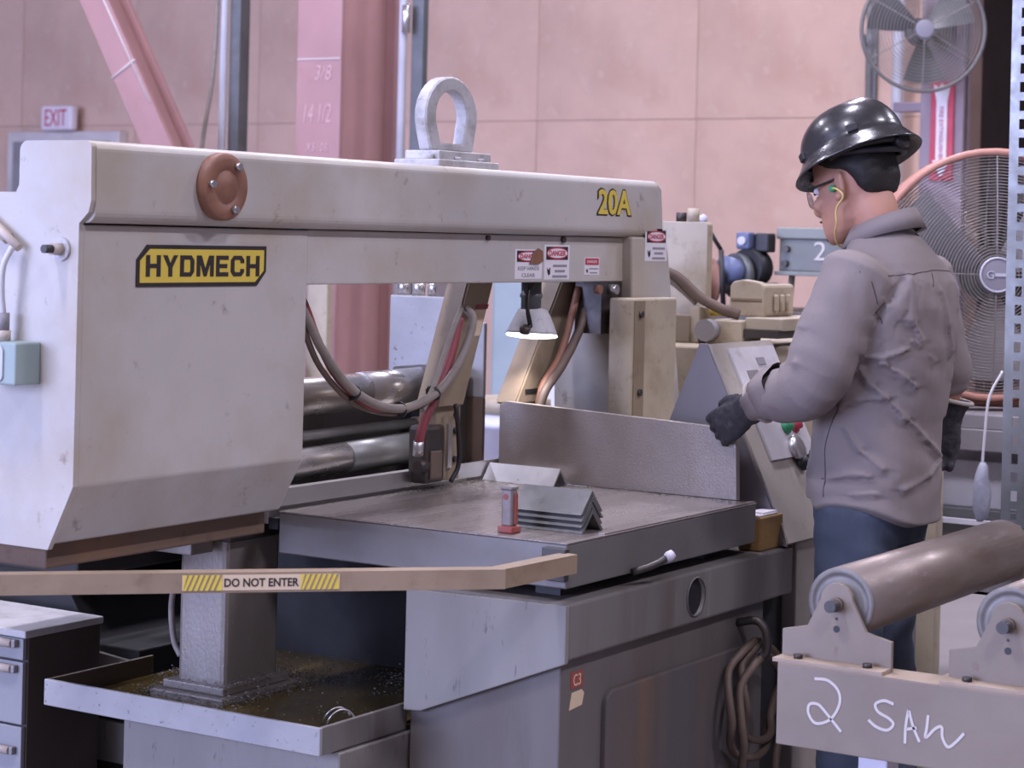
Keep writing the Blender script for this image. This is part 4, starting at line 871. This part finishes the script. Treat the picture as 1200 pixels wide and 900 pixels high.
# slotted steel post with real slots
pp = thing('slotted_post', 'galvanised slotted angle post standing at the right of the worker', 'post', (1.85, -.3, 0))
bm = B(); y0, y1 = -.342, -.264; x0 = 1.842
box(bm, x0, x0+.003, y0, y0+.034, 0, 3.2); box(bm, x0, x0+.003, y1-.026, y1, 0, 3.2)
for k in range(64): box(bm, x0, x0+.003, y0+.034, y1-.026, k*.05, k*.05+.022)
obj('slotted_flange', bm, 'galv', pp)
bm = B(); box(bm, x0+.003, x0+.055, y1-.003, y1, 0, 3.2)
obj('side_flange', bm, 'galv', pp)
bm = B(); box(bm, x0+.003, x0+.018, y0, y0+.003, 0, 3.2); obj('return_edge', bm, 'galv', pp)
obj('bolt', cyl(B(), (x0, -.315, .70), (x0-.012, -.315, .70), .010, seg=6), 'bright_metal', pp)
obj('shelf_beam', box(B(), 1.86, 1.90, -.9, -.345, .60, .72, .003), 'galv', pp)
obj('shelf_beam', box(B(), 1.90, 1.94, -.9, -.345, 1.05, 1.12, .003), 'mid_grey', pp)
obj('foot_plate', box(B(), 1.80, 1.92, -.37, -.25, 0, .006), 'galv', pp)
bm = B(); lathe(bm, [(.006, .16), (.014, .15), (.022, .12), (.026, .08), (.025, .04), (.018, .01), (.008, 0)], (1.80, -.225, .715), (0, 0, 1), seg=16)
for v in bm.verts: v.co += V((noise.noise(v.co*40), noise.noise(v.co*40+V((9, 0, 0))), 0))*.008
tag(obj('plastic_bag', bm, 'plastic_bag'), 'crumpled grey plastic bag hanging beside the slotted post', 'bag')
tag(obj('hanging_rope', tube(B(), [(1.80, -.225, .87), (1.805, -.228, .95), (1.812, -.236, 1.05), (1.838, -.262, 1.12)], .004), 'cable_white'), 'thin white rope holding the grey plastic bag on the post', 'rope')
tag(obj('extension_cord', tube(B(), [(2.43, .18, .93), (2.42, .20, .75), (2.415, .22, .62), (2.42, .20, .5), (2.43, .30, .3), (2.43, .32, .008)], .007), 'cable_white'), 'white power cord hanging from the bench behind the worker', 'cord')
ds_ = thing('dark_stand', 'low dark steel stand beyond the conveyor rollers', 'stand', (1.9, -.75, 0))
obj('top', box(B(), 1.45, 2.0, -.80, -.42, .53, .56, .004), 'dark_metal', ds_)
obj('leg', box(B(), 1.50, 1.60, -.66, -.58, 0, .53, .004), 'dark_metal', ds_)
obj('leg', box(B(), 1.88, 1.96, -.76, -.68, 0, .53, .004), 'dark_metal', ds_)
ft = thing('foot_switch', 'white and black plug on a short wire beyond the rollers', 'plug', (1.45, -.48, .4))
obj('plug_body', box(B(), 1.42, 1.46, -.475, -.425, .43, .48, .008), 'white_paint', ft); obj('plug_collar', cyl(B(), (1.44, -.48, .445), (1.44, -.50, .45), .018), 'black_paint', ft)
obj('wire', tube(B(), [(1.44, -.45, .48), (1.45, -.455, .505), (1.47, -.46, .53)], .006, smooth=3), 'black_paint', ft)
# ================================================================== THE WORKER
def loft(bm, rings, K=28, ex=2.0):
    """rings: (centre, u-vector, w-vector[, superellipse exponent])"""
    R = []
    for r in rings:
        c, u, w = V(r[0]), V(r[1]), V(r[2]); e = 2/(r[3] if len(r) > 3 else ex); row = []
        for k in range(K):
            a = 2*math.pi*k/K; ca, sa = math.cos(a), math.sin(a)
            row.append(bm.verts.new(c+u*(math.copysign(abs(ca)**e, ca))+w*(math.copysign(abs(sa)**e, sa))))
        R.append(row)
    fs = []
    for A, C in zip(R, R[1:]):
        for k in range(K): fs.append(bm.faces.new((A[k], C[k], C[(k+1) % K], A[(k+1) % K])))
    fs += [bm.faces.new(R[0]), bm.faces.new(R[-1][::-1])]
    bmesh.ops.recalc_face_normals(bm, faces=fs); return bm
def limb(bm, pts, rads, K=20, flat=1.0, sub=5):
    P = catmull(pts, sub); n = len(P); rr = []
    for i in range(n):
        t = i/sub; k = min(int(t), len(rads)-2); f = t-k; f = f*f*(3-2*f); rr.append(rads[k]*(1-f)+rads[k+1]*f)
    rings = []; u = None
    for i, p in enumerate(P):
        d = (P[min(i+1, n-1)]-P[max(i-1, 0)]).normalized()
        if u is None: u, w = frame(d)
        else: u = (u-d*u.dot(d)).normalized(); w = u.cross(d)
        rings.append((p, u*rr[i], w*rr[i]*flat))
    # rounded ends
    d0 = (P[1]-P[0]).normalized(); d1 = (P[-1]-P[-2]).normalized()
    f0, f1 = rings[0], rings[-1]
    rings = [(f0[0]-d0*rr[0]*.45, f0[1]*.55, f0[2]*.55), (f0[0]-d0*rr[0]*.25, f0[1]*.85, f0[2]*.85)]+rings+[(f1[0]+d1*rr[-1]*.25, f1[1]*.85, f1[2]*.85), (f1[0]+d1*rr[-1]*.45, f1[1]*.55, f1[2]*.55)]
    return loft(bm, rings, K)
def ball(bm, c, r, mtx=None):
    g_ = bmesh.ops.create_icosphere(bm, subdivisions=3, radius=1); vv = g_['verts']
    for v in vv:
        q = V((v.co.x*r[0], v.co.y*r[1], v.co.z*r[2])); v.co = V(c)+(mtx @ q if mtx else q)
def remesh(name, bm, m, voxel, parent=None, smooth=2, fac=.5, disp=None):
    o = obj(name, bm, m, parent)
    md = o.modifiers.new('r', 'REMESH'); md.mode = 'VOXEL'; md.voxel_size = voxel
    if smooth: sm = o.modifiers.new('s', 'SMOOTH'); sm.factor = fac; sm.iterations = smooth
    me = bpy.data.meshes.new_from_object(o.evaluated_get(bpy.context.evaluated_depsgraph_get())); o.modifiers.clear(); o.data = me; me.name = name
    me.materials.clear(); me.materials.append(M[m])
    if disp:
        nn = [v.normal.copy() for v in me.vertices]
        for v, nv in zip(me.vertices, nn): v.co += disp(v.co, nv)
    for p in me.polygons: p.use_smooth = True
    return o
PX, PY = .98, -.25
# --- head frame: origin at the ear canal, pitched forward
pit = math.radians(15); yaw = Matrix.Rotation(math.radians(-13), 3, 'Z'); HO = V((PX, -.188, 1.585)); HX = yaw @ XP; HF = yaw @ V((0, math.cos(pit), -math.sin(pit))); HU = yaw @ V((0, math.sin(pit), math.cos(pit)))
def hp(x, f, w): return HO+HX*x+HF*f+HU*w
bm = B()
lv = [(-.118, .080, .035, .022), (-.112, .090, .015, .036), (-.098, .097, -.015, .048), (-.075, .098, -.045, .057), (-.05, .096, -.068, .063), (-.02, .091, -.084, .069), (.005, .087, -.094, .072), (.02, .088, -.097, .073), (.04, .094, -.10, .075), (.07, .092, -.10, .074), (.10, .080, -.088, .066), (.122, .052, -.06, .045), (.132, .02, -.03, .02)]
loft(bm, [(hp(0, (f+b)/2, w), HX*x, HF*((f-b)/2), 2.3) for w, f, b, x in lv], 36)
limb(bm, [hp(0, .086, .022), hp(0, .100, .0), hp(0, .115, -.026), hp(0, .104, -.040)], [.008, .010, .013, .010])
for s in (-1, 1):
    ball(bm, hp(s*.010, .102, -.034), (.010, .010, .009)); ball(bm, hp(s*.034, .083, .034), (.020, .010, .007)); ball(bm, hp(s*.045, .074, -.025), (.020, .018, .020))
    em = yaw @ Matrix.Rotation(-.25, 3, 'X') @ Matrix.Rotation(s*.35, 3, 'Z')
    ball(bm, hp(s*.078, -.014, .0), (.009, .020, .034), em); ball(bm, hp(s*.084, -.024, .008), (.006, .009, .026), em); ball(bm, hp(s*.080, -.006, -.024), (.008, .011, .012), em)
for w_, r_ in ((-.066, .0075), (-.077, .0085)): ball(bm, hp(0, .096, w_), (.024, .010, r_))
ball(bm, hp(0, .086, -.105), (.022, .014, .014))
# --- neck, trunk, arms, legs: one continuous figure under the clothes
limb(bm, [hp(0, -.035, -.03), hp(0, -.045, -.075), (PX, -.262, 1.46), (PX, -.27, 1.40)], [.056, .055, .060, .075])
loft(bm, [((PX, y, z), XP*rx, YP*ry, 2.3) for z, y, rx, ry in ((.84, -.25, .13, .09), (.95, -.25, .15, .10), (1.05, -.255, .14, .095), (1.2, -.275, .155, .10), (1.33, -.28, .165, .10), (1.41, -.275, .14, .08), (1.45, -.27, .08, .06))], 32)
LSH, LEL, LWR = V((.805, -.275, 1.385)), V((.735, -.190, 1.155)), V((.828, -.006, 1.064))
RSH, REL, RWR = V((1.150, -.285, 1.385)), V((1.205, -.340, 1.165)), V((1.225, -.340, 1.060))
limb(bm, [LSH, (LSH+LEL)/2, LEL, (LEL+LWR)/2, LWR], [.055, .047, .042, .038, .027]); limb(bm, [RSH, (RSH+REL)/2, REL, (REL+RWR)/2, RWR], [.055, .047, .042, .038, .027])
for s in (-1, 1):
    x = PX+s*.09; limb(bm, [(x, -.25, .90), (x, -.245, .70), (x+s*.005, -.235, .50), (x+s*.01, -.26, .30), (x+s*.01, -.26, .09)], [.085, .075, .055, .05, .038])
    limb(bm, [(x+s*.01, -.28, .055), (x+s*.015, -.20, .045), (x+s*.025, -.10, .035)], [.04, .042, .034])
pn = remesh('person', bm, 'skin', .0055, None, 2)
tag(pn, 'worker in black hard hat, grey work shirt and blue jeans reaching to the console', 'person')
# --- face details
for s in (-1, 1):
    e_ = B(); ball(e_, hp(s*.033, .079, .012), (.013, .013, .009)); obj('eye', e_, 'decal_white', pn)
    e_ = B(); ball(e_, hp(s*.033, .092, .010), (.005, .003, .005)); obj('iris', e_, 'hair', pn)
    e_ = B(); limb(e_, [hp(s*.018, .096, .036), hp(s*.035, .093, .041), hp(s*.052, .080, .036)], [.004, .005, .003], K=8); obj('eyebrow', e_, 'hair', pn)
bmh = B(); loft(bmh, [(hp(0, (f+b)/2, w), HX*x, HF*((f-b)/2), 2.4) for w, f, b, x in ((-.035, -.06, -.088, .03), (-.028, -.048, -.096, .050), (-.01, -.036, -.102, .066), (.01, -.028, -.108, .073), (.03, -.01, -.108, .078), (.05, .06, -.112, .081), (.075, .085, -.11, .080), (.10, .06, -.09, .06))], 32)
hr = remesh('hair', bmh, 'hair', .005, pn, 3)
bmh = B(); limb(bmh, [hp(-.02, .101, -.058), hp(0, .105, -.056), hp(.02, .101, -.058)], [.0025, .003, .0025], K=8); limb(bmh, [hp(-.018, .090, -.105), hp(0, .100, -.10), hp(.018, .090, -.105)], [.004, .006, .004], K=8)
obj('goatee', bmh, 'hair', pn)
# --- safety glasses, ear plugs
gl = obj('safety_glasses', tube(B(), [hp(-.070, .080, .016), hp(-.077, .04, .016), hp(-.080, -.005, .018)], .0028, seg=6, smooth=3), 'black_paint', pn)
obj('temple', tube(B(), [hp(.070, .080, .016), hp(.077, .04, .016), hp(.080, -.005, .018)], .0028, seg=6, smooth=3), 'black_paint', gl)
for s in (-1, 1):
    bmg = B(); loft(bmg, [(hp(s*.036, .105-.016*abs(0), -.004), HX*.030+HF*(-s*.014), HU*.020, 3), (hp(s*.036, .107, -.004), HX*.030+HF*(-s*.014), HU*.020, 3)], 20); obj('lens', bmg, 'lens_clear', gl)
for s in (-1, 1):
    ep = obj('ear_plug', lathe(B(), [(.0, -.004), (.008, -.002), (.009, .006), (.006, .012), (0, .014)], hp(s*.084, .0, -.004), HX*s, seg=14, cap=False), 'plug_green', pn)
obj('plug_cord', tube(B(), [hp(-.092, .0, -.004), hp(-.098, -.016, -.008), hp(-.098, -.030, -.022), hp(-.095, -.028, -.034), hp(-.09, -.006, -.047), hp(-.088, .004, -.062), hp(-.085, .01, -.085), hp(-.07, .03, -.105), hp(-.04, .05, -.125), hp(.0, .055, -.135)], .0025, seg=6, smooth=5), 'cord_yellow', pn)
# --- hard hat
tp = math.radians(25); HC = V((PX, -.188, 1.664)); GF = yaw @ V((0, math.cos(tp), -math.sin(tp))); GU = yaw @ V((0, math.sin(tp), math.cos(tp)))
def hh(x, f, h): return HC+HX*x+GF*f+GU*h
bmt = B(); K = 64; rows = []
for i in range(19):
    q = i/18; h = .022+.101*math.sin(q*math.pi/2)**1.0; sc = max(.0, math.cos(q*math.pi/2))**.80
    row = []
    for k in range(K):
        a_ = 2*math.pi*k/K; x, f = .113*sc*math.cos(a_), .131*sc*math.sin(a_)
        rd = math.exp(-(x/.022)**2)*.006*min(1, (h-.022)/.05) if sc < .97 else 0
        row.append(bmt.verts.new(hh(x, f, h+rd)))
    rows.append(row)
brim = [(.113, .131, .022), (.117, .135, .014), (.134, .148, -.006), (.148, .159, -.020), (.1495, .1605, -.0235), (.147, .158, -.0245), (.122, .138, -.004), (.108, .126, .012)]
br_rows = [[bmt.verts.new(hh(rx*math.cos(2*math.pi*k/K), rf*math.sin(2*math.pi*k/K), h)) for k in range(K)] for rx, rf, h in brim]
def skinrows(bm, rr):
    for A, C in zip(rr, rr[1:]):
        for k in range(K):
            f = bm.faces.new((A[k], A[(k+1) % K], C[(k+1) % K], C[k])); f.smooth = True
skinrows(bmt, rows); skinrows(bmt, br_rows); bmt.faces.new(rows[-1])
bmesh.ops.remove_doubles(bmt, verts=bmt.verts[:], dist=.0004); bmesh.ops.recalc_face_normals(bmt, faces=bmt.faces[:])
ht = obj('hard_hat', bmt, 'hardhat', pn)
for s in (-1, 1):
    for f in (.085, -.075):
        x = s*.113*math.sqrt(1-(f/.131)**2); o_ = B(); box(o_, -.006, .006, -.013, .013, -.010, .010, .003)
        ang = math.atan2(f/.131**2, x/.113**2)
        mt = Matrix.Translation(hh(x, f, .030)) @ Matrix(((HX.x, GF.x, GU.x, 0), (HX.y, GF.y, GU.y, 0), (HX.z, GF.z, GU.z, 0), (0, 0, 0, 1))) @ Matrix.Rotation(ang, 4, 'Z')
        bmesh.ops.transform(o_, matrix=mt, verts=o_.verts[:]); obj('clip_slot', o_, 'black_paint', ht)
bmb = B(); pts = [hh(.086*math.cos(a_), -.02+.105*math.sin(a_), -.004-.012*max(0, -math.sin(a_))) for a_ in [math.radians(160+220*k/14) for k in range(15)]]
tube(bmb, pts, .010, seg=8, smooth=2); obj('headband', bmb, 'black_paint', ht)
obj('ratchet_knob', cyl(B(), hh(0, -.118, -.022), hh(0, -.142, -.026), .020), 'black_paint', ht)
obj('nape_strap', tube(B(), [hh(-.08, -.02, -.008), hh(-.07, -.08, -.028), hh(0, -.118, -.040), hh(.07, -.08, -.028), hh(.08, -.02, -.008)], .008, smooth=4), 'black_paint', ht)
# --- shirt with sleeves
bms = B()
loft(bms, [((PX, y, z), XP*rx, YP*ry, 2.35) for z, y, rx, ry in ((.800, -.256, .150, .115), (.806, -.256, .184, .148), (.88, -.255, .185, .148), (.96, -.255, .179, .145), (1.04, -.26, .174, .142), (1.12, -.274, .178, .142), (1.22, -.288, .192, .144), (1.31, -.293, .200, .140), (1.37, -.292, .193, .127), (1.415, -.287, .170, .108), (1.445, -.280, .13, .092), (1.475, -.270, .085, .080), (1.495, -.264, .070, .07))], 44)
limb(bms, [LSH+V((.01, 0, .0)), (LSH+LEL)/2+V((-.008, -.008, 0)), LEL+V((-.002, -.016, -.012)), (LEL+LWR)/2+V((0, -.014, -.010)), LEL*.36+LWR*.64], [.087, .081, .079, .068, .055], 28)
limb(bms, [RSH, (RSH+REL)/2, REL, (REL+RWR)/2], [.085, .072, .064, .052], 28)
RID = [(.011, [(.792, -.281, 1.18), (.803, -.309, 1.138), (.821, -.338, 1.106), (.863, -.372, 1.057), (.934, -.393, 1.007), (1.03, -.395, .96)]), (.009, [(.807, -.341, 1.182), (.845, -.376, 1.149), (.871, -.390, 1.129)]),
       (.009, [(.804, -.243, 1.076), (.803, -.279, 1.097), (.816, -.329, 1.10)]), (.009, [(.804, -.255, 1.03), (.804, -.281, .989), (.825, -.334, .942)]), (.007, [(.799, -.214, .908), (.801, -.28, .927), (.811, -.315, .923)]),
       (.007, [(.796, -.284, .852), (.813, -.326, .867)]), (.009, [(.867, -.376, .891), (.967, -.396, .922), (1.03, -.395, .95)]), (.009, [(.949, -.418, 1.347), (.974, -.424, 1.269), (1.01, -.424, 1.205)]), (.010, [(.844, -.385, 1.374), (.837, -.394, 1.28), (.868, -.408, 1.233)]),
       (.009, [(.79, -.292, 1.198), (.805, -.342, 1.194), (.834, -.385, 1.214)]), (.008, [(.845, -.394, 1.234), (.919, -.414, 1.185)]), (-.012, [(.785, -.333, 1.288), (.802, -.362, 1.335), (.829, -.378, 1.374)]),
       (.008, [(1.08, -.40, 1.30), (1.10, -.39, 1.15), (1.09, -.385, 1.05)]), (-.008, [(.775, -.30, 1.24), (.79, -.27, 1.19)]),
       (.008, [(.70, -.20, 1.26), (.735, -.255, 1.22), (.78, -.29, 1.20)]), (.008, [(.665, -.19, 1.18), (.70, -.245, 1.15)]), (.007, [(.72, -.13, 1.17), (.71, -.16, 1.10)]), (.006, [(.75, -.09, 1.16), (.74, -.11, 1.07)])]
SEG = [(a_, V(p), V(q)) for a_, L_ in RID for p, q in zip(L_, L_[1:])]
def folds(p, n):
    d = noise.noise(V((p.x*6+p.z*3.2, p.y*6-p.z*2.5, p.z*11+p.y*6)))*.005+noise.noise(V((p.x*13+4, p.y*13-p.z*6, p.z*20+p.x*9)))*.003
    d += math.sin((p.x*.9-p.y*.6)*105+3*noise.noise(p*5))*.0016*max(0, min(1, (p.z-1.25)/.1))*max(0, min(1, (1.39-p.z)/.03))
    e = 0; mx = 0
    for a_, p0, p1 in SEG:
        v = p1-p0; t_ = max(0, min(1, (p-p0).dot(v)/v.length_squared)); q = p-(p0+v*t_); ds = q.length_squared
        if ds < .0030:
            x_ = a_*(1.0*math.exp(-ds/.00016)-.42*math.exp(-ds/.0011)*(1.5 if q.z < 0 else .6))
            if abs(x_) > abs(e): e = x_
    return n*(d+e-.002)
srt = remesh('shirt', bms, 'shirt', .005, pn, 5, .5, folds)
# curved shirt tail: cut the hem so that it dips at front and back and rises at the sides
for v in srt.data.vertices:
    if v.co.z < .92 and abs(v.co.x-PX) < .25:
        side = min(1, max(abs(v.co.x-PX)/.185, (v.co.y+.26)/.10)); lift = .055*max(0, side)**3*(1-(v.co.z-.80)/.12)
        v.co.z += max(0, lift)
# collar
bmc = B(); rows = []
for k in range(33):
    a_ = 2*math.pi*k/32; bk = (1-math.cos(a_))/2       # a_=0 front, pi back
    cx_, cy_ = PX+.0, -.262
    def cp(r, z): return bmc.verts.new((cx_+r*math.sin(a_), cy_+r*1.02*math.cos(a_), z))
    zt = 1.478+.062*bk; rows.append([cp(.068, zt-.03), cp(.070, zt), cp(.077, zt+.003), cp(.094+.006*bk, zt-.040-.004*bk), cp(.088, zt-.042)])
for A, C in zip(rows, rows[1:]):
    for k in range(4):
        f = bmc.faces.new((A[k], A[k+1], C[k+1], C[k])); f.smooth = True
bmesh.ops.remove_doubles(bmc, verts=bmc.verts[:], dist=.0005); bmesh.ops.recalc_face_normals(bmc, faces=bmc.faces[:])
obj('collar', bmc, 'shirt', srt)
# stitched seams lying on the cloth
from mathutils.bvhtree import BVHTree
bv = BVHTree.FromPolygons([v.co for v in srt.data.vertices], [tuple(p.vertices) for p in srt.data.polygons])
def seam(pts, r=.0013, name='seam'):
    P_ = []
    for p in catmull(pts, 6):
        h_ = bv.find_nearest(p)
        if h_[0]: P_.append(h_[0]+h_[1]*.0002)
    obj(name, tube(B(), P_, r, seg=6, smooth=0), 'seam_thread', srt)
seam([(.80, -.33, 1.375), (.86, -.39, 1.392), (.942, -.41, 1.402), (1.03, -.41, 1.402), (1.12, -.38, 1.392)])
seam([(.84, -.24, 1.435), (.79, -.27, 1.395), (.775, -.32, 1.335), (.785, -.345, 1.275)])
seam([(.795, -.20, .87), (.80, -.20, .942), (.805, -.20, .991), (.80, -.215, 1.04), (.79, -.25, 1.12), (.785, -.28, 1.19)])
seam([(.934, -.42, 1.402), (.909, -.42, 1.361)])
# cuff of the left sleeve
cdir = (LWR-LEL).normalized(); cpt = LEL*.36+LWR*.64
cf = B(); u_, w_ = frame(cdir); rows_ = []
for k in range(25):
    a_ = 2*math.pi*k/24; e_ = u_*math.cos(a_)+w_*math.sin(a_); wob = 1+.06*math.sin(a_*5)
    rows_.append([cf.verts.new(cpt+cdir*dz+e_*r_*wob) for r_, dz in ((.060, -.050), (.062, -.020), (.063, .008), (.058, .010), (.046, -.010), (.043, .030), (.041, .070), (.036, .070))])
for A_, C_ in zip(rows_, rows_[1:]):
    for k in range(7): f = cf.faces.new((A_[k], A_[k+1], C_[k+1], C_[k])); f.smooth = True
bmesh.ops.remove_doubles(cf, verts=cf.verts[:], dist=.0004); bmesh.ops.recalc_face_normals(cf, faces=cf.faces[:]); obj('cuff', cf, 'shirt', srt)
# --- jeans
bmj = B()
loft(bmj, [((PX, y, z), XP*rx, YP*ry, 2.4) for z, y, rx, ry in ((.76, -.25, .16, .105), (.82, -.25, .178, .124), (.90, -.25, .176, .128), (.96, -.25, .166, .122), (.99, -.25, .158, .115))], 40)
for s in (-1, 1):
    x = PX+s*.088; limb(bmj, [(x, -.25, .84), (x, -.245, .70), (x+s*.004, -.236, .52), (x+s*.008, -.252, .32), (x+s*.008, -.262, .09)], [.100, .094, .083, .080, .078], 26)
def jf(p, n):
    return n*(noise.noise(V((p.x*9+p.z*4, p.y*9, p.z*22)))*.006+noise.noise(V((p.x*4, p.y*4, p.z*9)))*.007)
remesh('jeans', bmj, 'jeans', .007, pn, 3, .5, jf)
for s in (-1, 1):
    x = PX+s*.10; bb = B(); loft(bb, [((x, -.225, .001), XP*.050, YP*.150, 2.8), ((x, -.225, .03), XP*.052, YP*.150, 2.8), ((x, -.235, .06), XP*.049, YP*.135, 2.5), ((x, -.262, .10), XP*.052, YP*.075, 2.3), ((x, -.275, .16), XP*.052, YP*.062), ((x, -.275, .20), XP*.05, YP*.06)], 28)
    obj('boot', bb, 'boot', pn)
# --- gloves: palm, four curled fingers and a thumb
def hand(W, d, tdir, curl, name):
    d = V(d).normalized(); tdir = V(tdir); tdir = (tdir-d*tdir.dot(d)).normalized(); cu = V(curl); cu = (cu-d*cu.dot(d)-tdir*cu.dot(tdir)).normalized(); W = V(W)
    bm = B()
    loft(bm, [(W-d*.046, tdir*.048, cu*.044), (W-d*.02, tdir*.040, cu*.033), (W+d*.01, tdir*.036, cu*.022), (W+d*.05, tdir*.044, cu*.020), (W+d*.088, tdir*.045, cu*.018), (W+d*.10, tdir*.040, cu*.013)], 22, 2.4)
    for off, L in ((.034, .072), (.012, .080), (-.011, .075), (-.033, .060)):
        p = W+d*.088+tdir*off; P = [p-d*.02, p]
        for ang, fr in ((22, .42), (72, .33), (118, .27)):
            a_ = math.radians(ang); P.append(P[-1]+(d*math.cos(a_)+cu*math.sin(a_))*L*fr)
        limb(bm, P, [.0125, .0125, .0115, .0105, .0095], 12, sub=4)
    th = W+d*.030+tdir*.034+cu*.008
    limb(bm, [th-d*.015, th+d*.018+tdir*.012+cu*.010, th+d*.045+tdir*.012+cu*.022, th+d*.062+tdir*.004+cu*.034], [.016, .014, .0125, .010], 12, sub=4)
    g = remesh(name, bm, 'glove', .0038, pn, 2, .4, lambda p, n: n*noise.noise(p*70)*.0022)
    rg = B(); u_, w_ = tdir, cu; c0 = W-d*.042
    tube(rg, [c0+(u_*math.cos(2*math.pi*k/20)*.050+w_*math.sin(2*math.pi*k/20)*.046) for k in range(20)], .0055, seg=8, closed=True, smooth=0)
    obj('cuff_band', rg, 'glove_cuff', g)
    return g
hand(LWR+V((.012, .018, -.010)), (.20, .80, -.50), (-.10, .50, .82), (1, -.1, 0), 'glove')
hand(RWR+V((0, .0, -.02)), (-.05, .20, -1), (-.3, 1, .3), (-1, -.2, 0), 'glove')
